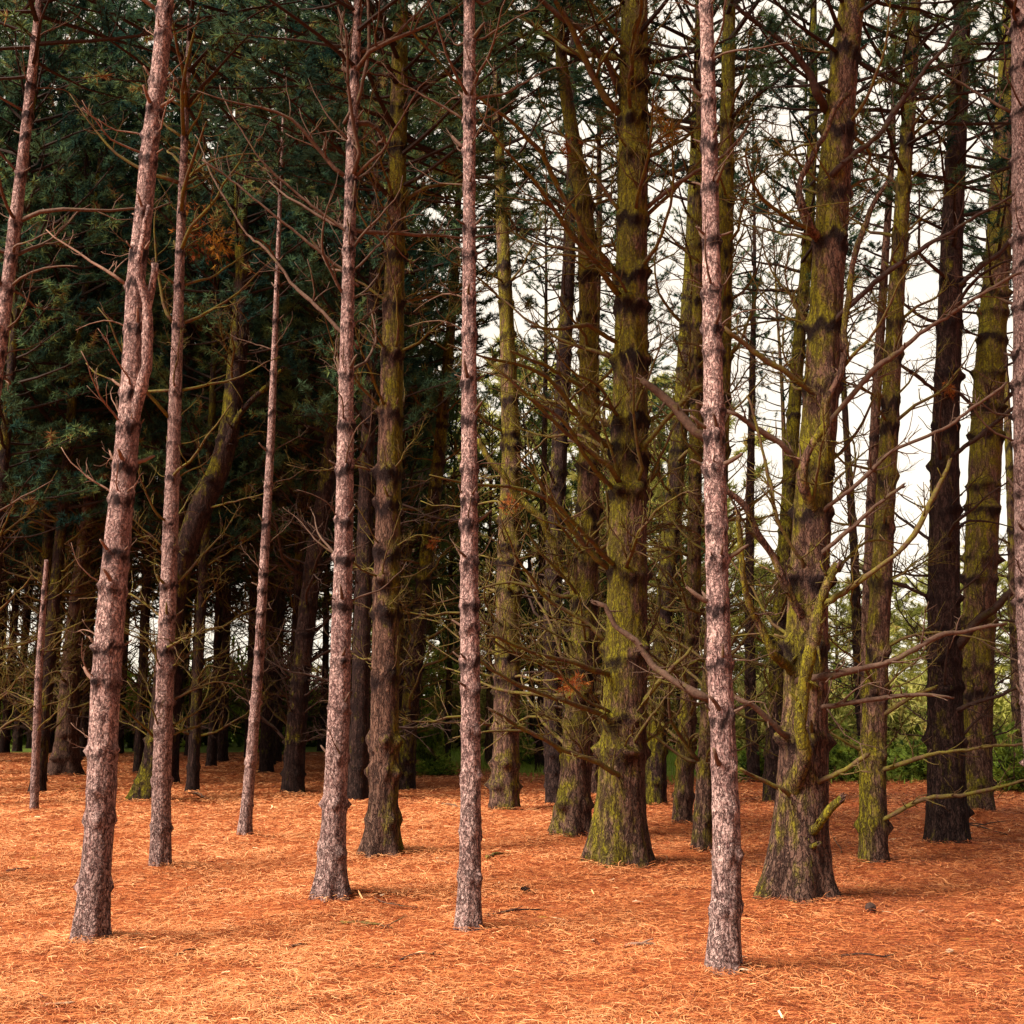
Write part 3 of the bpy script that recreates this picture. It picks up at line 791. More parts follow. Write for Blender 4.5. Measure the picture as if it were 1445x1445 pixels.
T_(seed=9, name='pine_tree', cat='tree', label='thickest pine, right of centre, with mossy limbs rising candelabra fashion from its lower trunk',
   px=[(1121, 1264, 104), (1126, 1200, 84), (1131, 1130, 76), (1136, 1000, 66), (1139, 850, 60), (1147, 700, 55), (1158, 540, 51), (1168, 370, 49), (1178, 220, 46), (1192, 70, 40), (1202, 0, 36)],
   **{**MOSSB, 'sides': 60, 'nper': (3, 5)}, whorl=0.60, w0=1.3, first_branch=0.6, blen=(0.3, 1.1), blen_hi=(0.6, 1.9), el=(0.0, 0.75), ds=0.03, crown_from=7.3, H=14, moss=(0.12, 0.19, 0.40, 0.17), flare=0.36, ring=0.12, ringw=0.045, mossside=PI, bmax=84, crown='open', crown_scale=0.9,
   limbs=[dict(p=[(1126, 1105, 26, -.2), (1128, 1050, 25, -.34), (1131, 980, 24, -.42), (1140, 930, 23, -.46), (1152, 880, 21, -.5), (1168, 840, 19, -.5), (1182, 798, 17, -.5)], moss=0.72, label='thick mossy limb rising in front of the trunk, broken off at its top'),
          dict(p=[(1112, 948, 17, -.15), (1090, 920, 16, -.3), (1070, 885, 14, -.4), (1055, 850, 12, -.5), (1047, 800, 10, -.6), (1040, 720, 8, -.7)], moss=0.6, twigs=4),
          dict(p=[(1128, 870, 15, -.15), (1100, 800, 14, -.3), (1070, 750, 13, -.4), (1040, 700, 11, -.5), (1020, 680, 9, -.55)], moss=0.4, twigs=3),
          dict(p=[(1140, 960, 14, -.3), (1200, 950, 12, -.4), (1260, 935, 10, -.4), (1330, 900, 8, -.3), (1420, 880, 5, -.2)], moss=0.3, twigs=6, mat=B_DEAD),
          dict(p=[(1137, 720, 20, -.2), (1132, 680, 19, -.3), (1140, 640, 17, -.35), (1163, 590, 15, -.4), (1185, 530, 14, -.4), (1192, 450, 13, -.4), (1200, 380, 11, -.4), (1225, 300, 9, -.4), (1250, 260, 7, -.4)], moss=0.45, twigs=2, label='sinuous limb climbing close in front of the upper trunk'),
          dict(p=[(1165, 850, 11, -.4), (1220, 810, 10, -.5), (1290, 760, 9, -.6), (1318, 700, 8, -.6), (1340, 650, 6, -.6)], mat=B_MOSS, twigs=5),
          dict(p=[(1160, 780, 9, -.2), (1230, 720, 8, -.3), (1275, 685, 6, -.3)], mat=B_DEAD, twigs=5),
          dict(p=[(1160, 720, 8, -.2), (1260, 640, 7, -.3), (1340, 600, 6, -.4), (1420, 540, 4, -.5)], mat=B_DEAD, twigs=7),
          dict(p=[(1150, 1165, 15, -.3), (1170, 1145, 14, -.45), (1188, 1127, 12, -.55)], moss=0.8, label='cut mossy branch stub low on the trunk'),
          dict(p=[(1145, 1193, 9, -.35), (1157, 1190, 8, -.45)], moss=0.8),
          dict(p=[(1108, 1120, 9, -.2), (1075, 1100, 8, -.3), (1045, 1085, 6, -.4)], mat=B_MOSS, twigs=2),
          dict(p=[(1106, 1030, 11, -.2), (1070, 1000, 10, -.3), (1040, 985, 9, -.35)], mat=B_DEAD, twigs=2),
          dict(p=[(1150, 1110, 10, -.25), (1190, 1085, 9, -.3), (1225, 1065, 8, -.35)], mat=B_MOSS, twigs=2),
          dict(p=[(1180, 455, 9, -.2), (1250, 385, 8, -.3), (1340, 325, 6, -.4), (1430, 275, 4, -.5)], mat=B_DARK, twigs=8),
          dict(p=[(1178, 585, 10, -.2), (1230, 525, 9, -.3), (1330, 450, 7, -.4), (1440, 385, 5, -.5)], mat=B_DEAD, twigs=8),
          dict(p=[(1172, 250, 11, -.2), (1240, 185, 10, -.3), (1300, 110, 8, -.4), (1350, 40, 6, -.5)], mat=B_DARK, twigs=9),
          dict(p=[(1145, 560, 11, -.2), (1110, 530, 10, -.3), (1065, 500, 8, -.4), (1022, 462, 6, -.5)], mat=B_MOSS, twigs=7),
          dict(p=[(1140, 660, 13, -.15), (1100, 625, 11, -.25), (1060, 598, 9, -.3), (1025, 580, 6, -.4)], mat=B_DEAD, twigs=6),
          dict(p=[(1130, 800, 8, -.2), (1100, 740, 7, -.3), (1078, 660, 6, -.35), (1055, 560, 4, -.4)], mat=B_MOSS, twigs=5),
          dict(p=[(1160, 140, 13, -.2), (1130, 90, 11, -.3), (1080, 40, 9, -.4), (1040, 10, 7, -.5)], mat=B_DARK, twigs=8),
          dict(p=[(1160, 1000, 9, -.2), (1230, 985, 8, -.3), (1300, 975, 6, -.3), (1345, 985, 4, -.3)], mat=B_DEAD, twigs=6),
          dict(p=[(1150, 330, 16, -.2), (1128, 300, 14, -.3), (1130, 260, 12, -.3), (1160, 190, 10, -.35), (1200, 130, 9, -.4)], moss=0.3)])
T_(seed=10, name='pine_tree', cat='tree', group=G_MOSS, label='slim mossy pine with low arching boughs, right of the thickest trunk',
   px=[(1233, 1214, 43), (1232, 1150, 39), (1232, 1050, 37), (1239, 900, 33), (1247, 750, 29), (1255, 600, 26), (1262, 450, 24), (1272, 300, 22), (1283, 150, 19), (1291, 0, 17)],
   **{**MOSSB, 'sides': 40, 'nper': (3, 4)}, whorl=0.55, first_branch=0.5, blen=(0.3, 1.2), blen_hi=(0.4, 1.6), el=(0.0, 0.7), ds=0.035, crown_from=7.6, H=14, moss=(0.28, 0.16, 0.35, 0.17), flare=0.12, ring=0.13, ringw=0.045, mossside=PI, bmax=78, crown='open',
   limbs=[dict(p=[(1248, 1158, 8, -.1), (1290, 1135, 8, -.3), (1330, 1125, 7, -.4), (1400, 1112, 6, -.5), (1450, 1100, 4, -.6)], mat=B_MOSS, twigs=4),
          dict(p=[(1248, 1085, 8, -.1), (1300, 1070, 7, -.3), (1350, 1060, 6, -.5), (1450, 1048, 4, -.7)], mat=B_MOSS, twigs=6),
          dict(p=[(1248, 1005, 8, -.1), (1280, 985, 7, -.2), (1320, 970, 6, -.3)], mat=B_MOSS, twigs=5)])
T_(seed=11, name='pine_tree', cat='tree', label='dark thick furrowed pine on the right, in front of a mossy trunk',
   px=[(1337, 1187, 60), (1336, 1120, 54), (1334, 1000, 50), (1331, 850, 45), (1332, 650, 40), (1338, 450, 34), (1345, 250, 29), (1352, 100, 26), (1356, 0, 24)],
   bark='dark', bmat='dark', styles=(('short', 2), ('long', 3), ('twiggy', 2)), nper=(3, 5), sides=48, whorl=0.6, first_branch=0.9, blen=(0.4, 1.4), blen_hi=(0.5, 2.0), el=(0.1, 0.75), ds=0.035, crown_from=7.4, H=15, moss=(0.06, 0.05, 0.12, 0.05), flare=0.2, ring=0.1, ringw=0.038, bmax=84, limbs=[dict(p=[(1355, 905, 15, -.2), (1385, 870, 14, -.4), (1420, 845, 13, -.6), (1460, 815, 10, -.7)], mat=B_DARK, twigs=5),
          dict(p=[(1352, 640, 9, -.2), (1400, 600, 8, -.4), (1450, 560, 6, -.5)], mat=B_DARK, twigs=5),
          dict(p=[(1355, 400, 10, -.2), (1400, 365, 9, -.3), (1450, 320, 7, -.4)], mat=B_DARK, twigs=6),
          dict(p=[(1330, 560, 8, -.2), (1290, 530, 7, -.4), (1255, 500, 5, -.5)], mat=B_DARK, twigs=5),
          dict(p=[(1350, 1000, 8, -.2), (1400, 985, 7, -.4), (1450, 965, 5, -.5)], mat=B_DARK, twigs=7)], crown='open', clumps=[(1338, 548, -.25, 0.10, N_RUST)])
T_(seed=12, name='pine_tree', cat='tree', group=G_MOSS, label='thick greenish pine partly hidden behind the dark furrowed trunk on the right',
   px=[(1378, 1148, 48), (1378, 1060, 44), (1379, 950, 47), (1386, 750, 46), (1396, 550, 43), (1409, 350, 36), (1420, 150, 27), (1428, 0, 22)],
   **{**MOSSB, 'sides': 44, 'bmat': 'dark'}, whorl=0.6, first_branch=0.8, blen=(0.4, 1.6), blen_hi=(0.5, 2.2), el=(0.0, 0.6), ds=0.04, crown_from=7.8, H=15, moss=(0.22, 0.22, 0.35, 0.10), flare=0.25, ring=0.1, ringw=0.038, mossside=PI, bmax=72, crown='open')
T_(seed=13, name='pine_tree', cat='tree', group=G_FRONT, label='pink pine cut off by the right edge of the picture',
   px=[(1494, 1250, 44), (1484, 1180, 42), (1464, 1050, 42), (1454, 850, 42), (1449, 600, 40), (1446, 300, 38), (1443, 100, 36), (1441, 0, 34)],
   **PINKB, sides=44, whorl=0.42, ringw=0.021, first_branch=1.1, blen=(0.1, 0.4), blen_hi=(0.3, 1.0), ds=0.03, crown_from=8.0, H=13.5, flare=0.2, bmax=90, az_bias=(PI, 0.4))
T_(seed=14, name='pine_tree', cat='tree', group=G_FRONT, label='reddish leaning pine whose top crosses the upper left corner',
   px=[(-92, 1250, 34), (-75, 1100, 30), (-48, 850, 26), (-20, 600, 22), (2, 430, 19), (13, 330, 18), (26, 220, 16), (38, 100, 14), (44, 40, 12)],
   **PINKB, sides=32, whorl=0.38, ringw=0.021, first_branch=2.0, blen=(0.3, 1.0), blen_hi=(0.5, 1.8), ds=0.035, crown_from=8.0, H=13, flare=0.3, bmax=60)
T_(seed=15, name='dead_snag', cat='tree', label='short dead snag with broken top at the left',
   px=[(48, 1150, 13), (50, 1080, 12), (55, 950, 11), (61, 860, 9), (66, 790, 6)],
   bark='pink', bmat='moss', styles=(('short', 3), ('long', 3)), nper=(2, 3), sides=20, whorl=0.4, first_branch=0.7, blen=(0.3, 1.1), el=(0.1, 0.6), ds=0.04, topless=True, flare=0.12, bmax=36)
T_(seed=16, clumps=[(150, 270, -.5, 0.5, N_RUST), (175, 110, .5, 0.45, N_RUST), (60, 390, -.4, 0.35, N_RUST)], name='pine_tree', cat='tree', label='dusky broad footed pine between the dead snag and the leaning forked pine',
   px=[(90, 1095, 44), (95, 1040, 32), (100, 935, 25), (108, 860, 23), (118, 780, 21), (130, 690, 19), (142, 560, 17), (150, 430, 15)],
   bark='brown', bmat='moss', styles=(('short', 2), ('long', 3), ('twiggy', 2)), nper=(2, 4), sides=28, whorl=0.45, first_branch=0.9, blen=(0.78, 2.40), el=(0.0, 0.6), ds=0.05, flare=0.4, crown='dense', crown_from=6.5, H=19, moss=(0.1, 0.25, 0.15, 0.1), bmax=96)
T_(seed=17, clumps=[(285, 330, -.5, 0.55, N_RUST), (310, 345, -.6, 0.3, N_GOLD)], name='pine_tree', cat='tree', label='dark mossy tree curving to the right behind the thin pink pine on the left',
   px=[(205, 1130, 48), (216, 1080, 34), (228, 1000, 31), (240, 880, 31), (256, 790, 33), (284, 715, 33), (311, 660, 32), (327, 590, 29), (338, 480, 26), (343, 380, 23), (340, 300, 20)],
   bark='dark', bmat='moss', styles=(('short', 2), ('long', 4), ('twiggy', 2)), nper=(2, 4), sides=36, whorl=0.7, first_branch=0.8, blen=(0.6, 1.8), el=(0.1, 0.7), ds=0.05, flare=0.3, crown='dense', crown_from=8.0, H=19, moss=(0.12, 0.16, 0.40, 0.07), mossside=PI, bmax=66,
   limbs=[dict(p=[(318, 640, 15, -.1), (335, 590, 12, -.2), (365, 560, 10, -.2), (400, 520, 6, -.2)], mat=M_DARK, moss=0.4, twigs=3)])
T_(seed=18, clumps=[(420, 45, -.5, 0.14, N_RUST), (365, 140, .5, 0.35, N_RUST)], name='pine_tree', cat='tree', label='dark leaning pine in the shade just left of the pink pine with flared foot',
   px=[(413, 1112, 32), (417, 1040, 29), (428, 900, 27), (445, 760, 26), (462, 660, 25), (474, 540, 22), (480, 420, 18)],
   bark='dark', bmat='dark', styles=(('short', 2), ('long', 3), ('twiggy', 2)), nper=(2, 4), sides=28, whorl=0.45, first_branch=0.9, blen=(0.78, 2.40), el=(0.0, 0.6), ds=0.05, flare=0.15, crown='dense', crown_from=7.0, H=19, moss=(0.12, 0.1, 0.15, 0.1), bmax=96)
T_(seed=19, name='pine_tree', cat='tree', group=G_MOSS, label='mossy pine just right of the straight central pine, set further back',
   px=[(711, 1140, 45), (714, 1070, 40), (716, 950, 38), (718, 800, 34), (722, 650, 29), (716, 480, 22), (710, 350, 19), (704, 200, 15), (700, 60, 12)],
   **{**MOSSB, 'sides': 36}, whorl=0.42, first_branch=0.8, blen=(0.65, 2.25), blen_hi=(0.5, 1.8), el=(0.0, 0.6), ds=0.045, flare=0.15, crown='open', crown_from=9.8, H=19, moss=(0.22, 0.38, 0.25, 0.14), mossside=0.4, ringw=0.038, bmax=96,
   limbs=[dict(p=[(855, 940, 12, .0), (835, 890, 14, -.2), (800, 810, 15, -.4), (765, 740, 14, -.6), (725, 690, 12, -.7), (690, 645, 11, -.8), (675, 620, 9, -.8)], mat=M_BROWN, moss=0.75, twigs=6, label='long yellow mossy bough slanting down across the trunk')],
   clumps=[(722, 712, -.3, 0.16, N_RUST)])
T_(seed=20, name='pine_tree', cat='tree', group=G_MOSS, label='mossy pine bending left at its top, close behind the stout collared pine',
   px=[(806, 1174, 58), (812, 1110, 47), (819, 1000, 43), (826, 850, 35), (831, 650, 31), (830, 450, 28), (825, 300, 25), (806, 190, 21), (792, 100, 18), (786, 0, 15)],
   **{**MOSSB, 'sides': 40}, whorl=0.42, first_branch=0.7, blen=(0.65, 2.40), blen_hi=(0.5, 1.8), el=(0.0, 0.6), ds=0.04, flare=0.3, crown='dense', crown_from=10.4, H=19, moss=(0.22, 0.41, 0.28, 0.18), mossside=PI * 0.9, ringw=0.038, bmax=96,
   clumps=[(808, 968, -1.0, 0.16, N_RUST), (803, 208, -.3, 0.12, N_RUST)])
T_(seed=21, name='pine_tree', cat='tree', label='dark pine seen between the two mossy pines left of the stout collared pine',
   px=[(783, 1135, 28), (780, 1000, 27), (778, 880, 26), (786, 700, 25), (795, 520, 22), (802, 380, 19), (806, 250, 15)],
   bark='dark', bmat='dark', styles=(('short', 2), ('long', 3), ('twiggy', 3)), nper=(3, 4), sides=28, whorl=0.45, first_branch=0.9, blen=(0.65, 2.40), el=(0.0, 0.6), ds=0.05, flare=0.15, crown='open', crown_from=10, H=19, moss=(0.1, 0.1, 0.12, 0.1), bmax=96)
T_(seed=22, name='pine_tree', cat='tree', label='dark pine immediately right of the stout collared pine, leaning right',
   px=[(924, 1134, 32), (928, 1000, 28), (938, 850, 27), (950, 700, 26), (963, 540, 24), (972, 400, 21), (978, 250, 17), (983, 100, 14)],
   bark='dark', bmat='moss', styles=(('short', 2), ('long', 3), ('twiggy', 3)), nper=(3, 4), sides=32, whorl=0.45, first_branch=0.8, blen=(0.65, 2.40), el=(0.0, 0.6), ds=0.05, flare=0.15, crown='open', crown_from=9.2, H=19, moss=(0.26, 0.14, 0.25, 0.12), bmax=96)
T_(seed=23, name='pine_tree', cat='tree', group=G_MOSS, label='slim greenish pine left of the nearest trunk, second behind it',
   px=[(962, 1160, 30), (967, 1080, 26), (973, 950, 24), (979, 800, 21), (982, 600, 19), (985, 400, 17), (988, 250, 14)],
   **{**MOSSB, 'sides': 30}, whorl=0.42, first_branch=0.8, blen=(0.52, 1.95), el=(0.0, 0.6), ds=0.045, flare=0.15, crown='open', crown_from=9.0, H=19, moss=(0.20, 0.27, 0.25, 0.14), bmax=96)
T_(seed=24, name='pine_tree', cat='tree', group=G_MOSS, label='yellow green mossy pine directly behind the nearest trunk',
   px=[(989, 1198, 30), (994, 1130, 27), (1004, 950, 26), (1013, 750, 25), (1020, 520, 24), (1024, 300, 23), (1027, 120, 21), (1029, 0, 18)],
   **{**MOSSB, 'sides': 34}, whorl=0.5, first_branch=0.9, blen=(0.52, 1.95), blen_hi=(0.4, 1.5), el=(0.1, 0.7), ds=0.04, flare=0.2, crown='open', crown_from=8.6, H=19, moss=(0.22, 0.57, 0.25, 0.12), mossside=0.3, ringw=0.038, bmax=96)
T_(seed=25, name='pine_tree', cat='tree', label='very thin dark pine between the nearest trunk and the thickest pine',
   px=[(1064, 1106, 20), (1060, 1000, 17), (1058, 850, 14), (1060, 700, 12), (1064, 500, 9), (1067, 380, 6)],
   bark='dark', bmat='dark', styles=(('short', 2), ('long', 2), ('twiggy', 2)), nper=(2, 4), sides=24, whorl=0.55, first_branch=0.8, blen=(0.4, 1.3), el=(0.0, 0.6), ds=0.05, flare=0.1, crown='open', crown_from=9, H=16, crown_scale=0.6, bmax=66)
T_(seed=26, name='pine_tree', cat='tree', label='dark pine half hidden by the left flank of the thickest trunk',
   px=[(1090, 1127, 30), (1094, 1020, 26), (1100, 880, 24), (1112, 700, 21), (1125, 500, 19), (1140, 330, 16), (1146, 150, 13)],
   bark='dark', bmat='moss', styles=(('short', 2), ('long', 2), ('twiggy', 3)), nper=(3, 4), sides=28, whorl=0.42, first_branch=0.8, blen=(0.65, 2.25), el=(0.0, 0.6), ds=0.05, flare=0.1, crown='open', crown_from=8.6, H=19, moss=(0.16, 0.41, 0.25, 0.12), bmax=96)
T_(seed=27, name='pine_tree', cat='tree', label='slender reddish pine rising close along the left of the slim mossy pine',
   px=[(1222, 1132, 18), (1222, 1000, 17), (1224, 850, 16), (1229, 700, 15), (1236, 550, 14), (1244, 420, 12), (1252, 300, 10), (1258, 200, 8)],
   bark='brown', bmat='dead', styles=(('short', 2), ('long', 2)), nper=(2, 4), sides=24, whorl=0.55, first_branch=1.2, blen=(0.3, 1.0), el=(0.0, 0.7), ds=0.05, flare=0.1, crown='open', crown_from=9, H=16, crown_scale=0.7, bmax=54)
T_(seed=28, name='pine_tree', cat='tree', label='dark slender pine leaning right, just behind the first mossy trunk left of centre',
   px=[(570, 1106, 33), (576, 1030, 27), (587, 920, 25), (600, 800, 22), (618, 660, 19), (633, 500, 15), (641, 400, 12), (646, 300, 10)],
   bark='dark', bmat='moss', styles=(('short', 2), ('long', 2), ('twiggy', 3)), nper=(3, 4), sides=28, whorl=0.42, first_branch=0.8, blen=(0.65, 2.25), el=(0.0, 0.7), ds=0.05, flare=0.15, crown='dense', crown_from=9.0, H=19, moss=(0.18, 0.27, 0.25, 0.12), bmax=96,
   clumps=[(612, 765, -1.2, 0.12, N_RUST)])

for t in TREES:
    g = ground_at(t['px'][0][0], t['px'][0][1], 0.06); TREE_SPOTS.append((g[0], g[1], 0.3 + t['px'][0][2] / 100))
build_ground()
for t in TREES: make_tree(**t)

# ------------------------------------------------------------------ the wood behind: copies of a few pines
def make_template(seed, H, r0, crown, c_from, bark, bmat, moss, nb):
    r = np.random.default_rng(seed * 31)
    bend = r.normal(0, 0.25, 2)
    pts = [[0, 0, -0.15, r0 * 1.08], [0, 0, 0, r0 * 1.05]]
    for k in range(1, 7):
        f = k / 6
        pts.append([bend[0] * f * f + r.normal(0, 0.03), bend[1] * f * f + r.normal(0, 0.03), H * f, max(0.02, r0 * (1 - f) ** 0.75)])
    S, arc = smooth_path(pts, lambda z: 0.09 if z < 9 else 0.3)
    root = empty('pine_tree', (0, 0, 0))
    whorls = []; a = 0.7; n = 0
    while a < 9:
        az = [r.uniform(0, 6.28) for _ in range(3)]
        whorls.append((a, az)); a += r.uniform(0.45, 0.75)
    mat = {'brown': M_BROWN, 'dark': M_DARK, 'pink': M_PINK}[bark]
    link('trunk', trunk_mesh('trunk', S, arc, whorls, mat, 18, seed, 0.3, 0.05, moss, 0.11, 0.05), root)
    allb = [(h, z) for h, azs in whorls for z in azs if h < min(c_from + 1.2, 6.2 if c_from > 10 else 9) and h > 0.9]
    keep = r.choice(len(allb), min(nb, len(allb)), replace=False)
    for i in keep:
        h, az = allb[i]
        j = int(np.searchsorted(arc, h))
        st = ('long', 'twiggy', 'twiggy', 'short')[int(r.integers(4))]
        put_branch(root, st, bmat, S[j, :3], az, r.uniform(-0.1, 0.6), r.uniform(0.8, 2.3), r)
    o = link('crown', CROWN[crown][seed % len(CROWN[crown])], root)
    j = int(np.searchsorted(S[:, 2], c_from)); o.location = S[j, :3]
    o.scale = (1, 1, (H + 0.3 - c_from) / {'dense': 14.0, 'open': 8.5, 'light': 7.5, 'mid': 7.5}[crown])
    return root

def copy_tree(root):
    c = root.copy(); COL.objects.link(c)
    for ch in root.children:
        d = ch.copy(); COL.objects.link(d); d.parent = c
    return c

def place_fill(tpl, used, x, y, s, label, group, r):
    o = tpl if tpl.name not in used else copy_tree(tpl)
    used.add(tpl.name)
    z = float(gheight(np.array([x]), np.array([y]))[0])
    o.location = (x, y, z); o.rotation_euler = (r.normal(0, 0.012), r.normal(0, 0.012), r.uniform(0, 6.28)); o.scale = (s, s, s * r.uniform(0.92, 1.1))
    tag(o, label, 'tree', group)
    return o

tplD = [make_template(41, 20.5, 0.17, 'dense', 5.6, 'dark', 'dark', (0.1, 0.25, 0.1, 0.08), 24),
        make_template(42, 21.5, 0.20, 'dense', 6.4, 'dark', 'dark', (0.05, 0.15, 0.1, 0.08), 24),
        make_template(43, 19.5, 0.14, 'dense', 5.2, 'dark', 'moss', (0.12, 0.3, 0.15, 0.08), 24),
        make_template(44, 20.5, 0.16, 'dense', 6.0, 'dark', 'moss', (0.15, 0.3, 0.1, 0.08), 24)]
tplO = [make_template(51, 19.0, 0.16, 'open', 11.0, 'brown', 'moss', (0.15, 0.3, 0.15, 0.1), 24),
        make_template(52, 19.5, 0.17, 'open', 11.5, 'dark', 'dark', (0.1, 0.2, 0.1, 0.08), 24)]
fr = np.random.default_rng(77)
used = set(); spots = [(a, b) for a, b, _ in TREE_SPOTS]
def far_enough(x, y, dmin):
    return all((x - a) ** 2 + (y - b) ** 2 > dmin * dmin for a, b in spots)
nL = nM = nR = 0
# deep wood on the left and in the middle
for tries in range(4000):
    y = fr.uniform(19, 58); px = fr.uniform(-380, 590)
    x = (px - 722.5) / F * y
    if y > grass_line(x) + 12 or not far_enough(x, y, 1.9): continue
    left = px < 420
    spots.append((x, y))
    tpl = tplD[int(fr.integers(4))] if (left or fr.random() < 0.7) else tplO[int(fr.integers(2))]
    place_fill(tpl, used, x, y, fr.uniform(0.85, 1.12),
               'dark pine among many in the deep shade on the left' if left else 'dark pine among many in the deep shade left of centre',
               'pines in the deep shade on the left' if left else 'pines in the deep shade left of centre', fr)
    if left: nL += 1
    else: nM += 1
    if nL + nM >= 98: break
for tries in range(2000):
    y = fr.uniform(20, 38); px = fr.uniform(600, 1010)
    x = (px - 722.5) / F * y
    if not far_enough(x, y, 2.6): continue
    spots.append((x, y))
    place_fill(tplO[int(fr.integers(2))], used, x, y, fr.uniform(0.8, 1.0), 'mossy background pine behind the stout collared trunk', 'background pines behind the stout collared trunk', fr)
    nR += 1
    if nR >= 5: break
nE = 0
for (px, y) in ((1120, 30), (1210, 27), (1420, 27), (1500, 24), (1560, 19), (1580, 30)):
    x = (px - 722.5) / F * y
    spots.append((x, y))
    place_fill(tplO[int(fr.integers(2))], used, x, y, fr.uniform(0.75, 0.9), 'thin background pine at the open right side of the wood', 'background pines at the open right side', fr)

# ------------------------------------------------------------------ sunlit small trees and scrub beyond the wood
def bush_mesh(seed, R, H, n, mat, leaf=0.09):
    r = np.random.default_rng(seed); mb = MB()
    C = []; D = []; TT = []
    for k in range(max(8, int(n / 9))):
        a = r.uniform(0, 6.28); e = r.uniform(0.3, 1.4)
        d = np.array([math.cos(a) * math.cos(e) * R * 1.1, math.sin(a) * math.cos(e) * R * 1.1, math.sin(e) * H])
        L = np.linalg.norm(d) * r.uniform(0.55, 1.0)
        p = wobble_path(r, 7, d, L, 0.12, 0.2)
        tube(mb, p, np.linspace(0.016, 0.004, 7), 4, 0, cap=False, tint=0)
        lob = r.uniform(0.1, 0.9)
        for q in range(9):
            i = int(r.integers(2, 7)); C.append(p[i] + r.normal(0, 0.13 * R + 0.05, 3) * np.array([1, 1, 0.8])); D.append(d / np.linalg.norm(d)); TT.append(np.clip(lob + r.normal(0, 0.12), 0, 1))
    C = np.array(C); C[:, 2] = np.maximum(C[:, 2], 0.03)
    tufts(mb, r, C, np.array(D), np.array(TT), 12, leaf * 1.5, leaf * 0.45, 1)
    return mb.mesh('foliage', [B_DARK, mat], smooth=False)

BUSH = [bush_mesh(600 + k, 1.0, 1.1, 330, N_BUSH) for k in range(3)]
BUSHL = [bush_mesh(620 + k, 1.0, 1.2, 330, N_LIGHT, 0.11) for k in range(3)]

def shrub(px, y, w, h, mesh, label, group=None, name='shrub', cat='bush'):
    x = (px - 722.5) / F * y
    z = float(gheight(np.array([x]), np.array([y]))[0]) if y < 40 else 0.0
    o = link(name, mesh); o.location = (x, y, z - 0.03); o.scale = (w, w, h); o.rotation_euler = (0, 0, fr.uniform(0, 6.28))
    tag(o, label, cat, group)
    return o

shrub(606, 33, 0.75, 1.5, BUSH[0], 'upright dark green bush behind the first mossy trunk left of centre')
shrub(622, 29.5, 0.95, 0.42, BUSH[1], 'low dark shrub on the needles left of the central pine')
shrub(1418, 23.5, 1.25, 1.25, BUSH[2], 'bright green bush behind the trunks at the right edge')
shrub(1062, 25.5, 1.0, 0.75, BUSH[0], 'dark bush between the nearest trunk and the thickest trunk')
shrub(1185, 26, 1.2, 1.0, BUSH[1], 'green bush seen just right of the thickest trunk')
shrub(1290, 26.5, 1.3, 0.95, BUSH[2], 'green bush between the slim mossy pine and the dark furrowed pine')
shrub(755, 33, 0.9, 0.9, BUSH[1], 'green bush behind the gap right of the central pine')
shrub(390, 41, 1.1, 1.0, BUSH[0], 'dark bush deep in the shade behind the thinnest pink pine')
hedge_spots = [(px, fr.uniform(44, 60)) for px in np.linspace(640, 1640, 24)]
for i, (px, y) in enumerate(hedge_spots):
    shrub(px + fr.uniform(-20, 20), y, fr.uniform(1.6, 2.8), fr.uniform(1.6, 3.2), (BUSHL + BUSHL + BUSH)[int(fr.integers(7))], 'green scrub bush growing in the open beyond the wood', 'scrub beyond the wood')
for i, px in enumerate(np.linspace(-460, 620, 36)):
    shrub(px + fr.uniform(-25, 25), fr.uniform(50, 60), fr.uniform(2.0, 3.0), fr.uniform(2.4, 4.6), BUSH[int(fr.integers(3))], 'dark scrub bush at the far side of the shaded wood', 'scrub at the far side of the shaded wood')

def small_tree_tpl(seed, H):
    root = empty('pine_tree', (0, 0, 0))
    r = np.random.default_rng(seed)
    pts = [[0, 0, -0.15, 0.12], [0, 0, 0, 0.11], [0.1, 0, H * 0.5, 0.07], [0, 0.1, H, 0.02]]
    S, arc = smooth_path(pts, lambda z: 0.25)
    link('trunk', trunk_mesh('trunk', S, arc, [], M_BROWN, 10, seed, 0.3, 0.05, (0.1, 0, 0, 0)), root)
    o = link('crown', CROWN['light'][seed % 3], root); o.location = (0, 0, H * 0.12); o.scale = (0.9, 0.9, H * 0.92 / 7.5)
    return root
tplS = [small_tree_tpl(71, 5.0), small_tree_tpl(72, 6.0), small_tree_tpl(73, 4.2)]
for (px, y, s) in ((650, 46, 1.25), (720, 52, 1.5), (800, 44, 1.2), (850, 50, 1.4), (905, 42, 1.15), (960, 50, 1.35), (1020, 44, 0.95), (1065, 52, 0.95), (1110, 46, 0.8), (1180, 55, 0.75), (1235, 50, 0.8),
                   (1285, 58, 0.9), (1330, 52, 0.85), (1395, 48, 0.85), (1450, 54, 1.0), (1520, 46, 1.0), (590, 50, 1.3), (1600, 50, 1.1)):
    y += 14; s *= 2.4 if px < 1010 else 1.95
    x = (px - 722.5) / F * y
    o = tplS[int(fr.integers(3))]
    o = o if o.name not in used else copy_tree(o)
    used.add(o.name)
    o.location = (x, y, 0); o.scale = (s, s, s); o.rotation_euler = (0, 0, fr.uniform(0, 6.28))
    tag(o, 'sunlit yellow green young pine beyond the wood', 'tree', 'young pines beyond the wood')

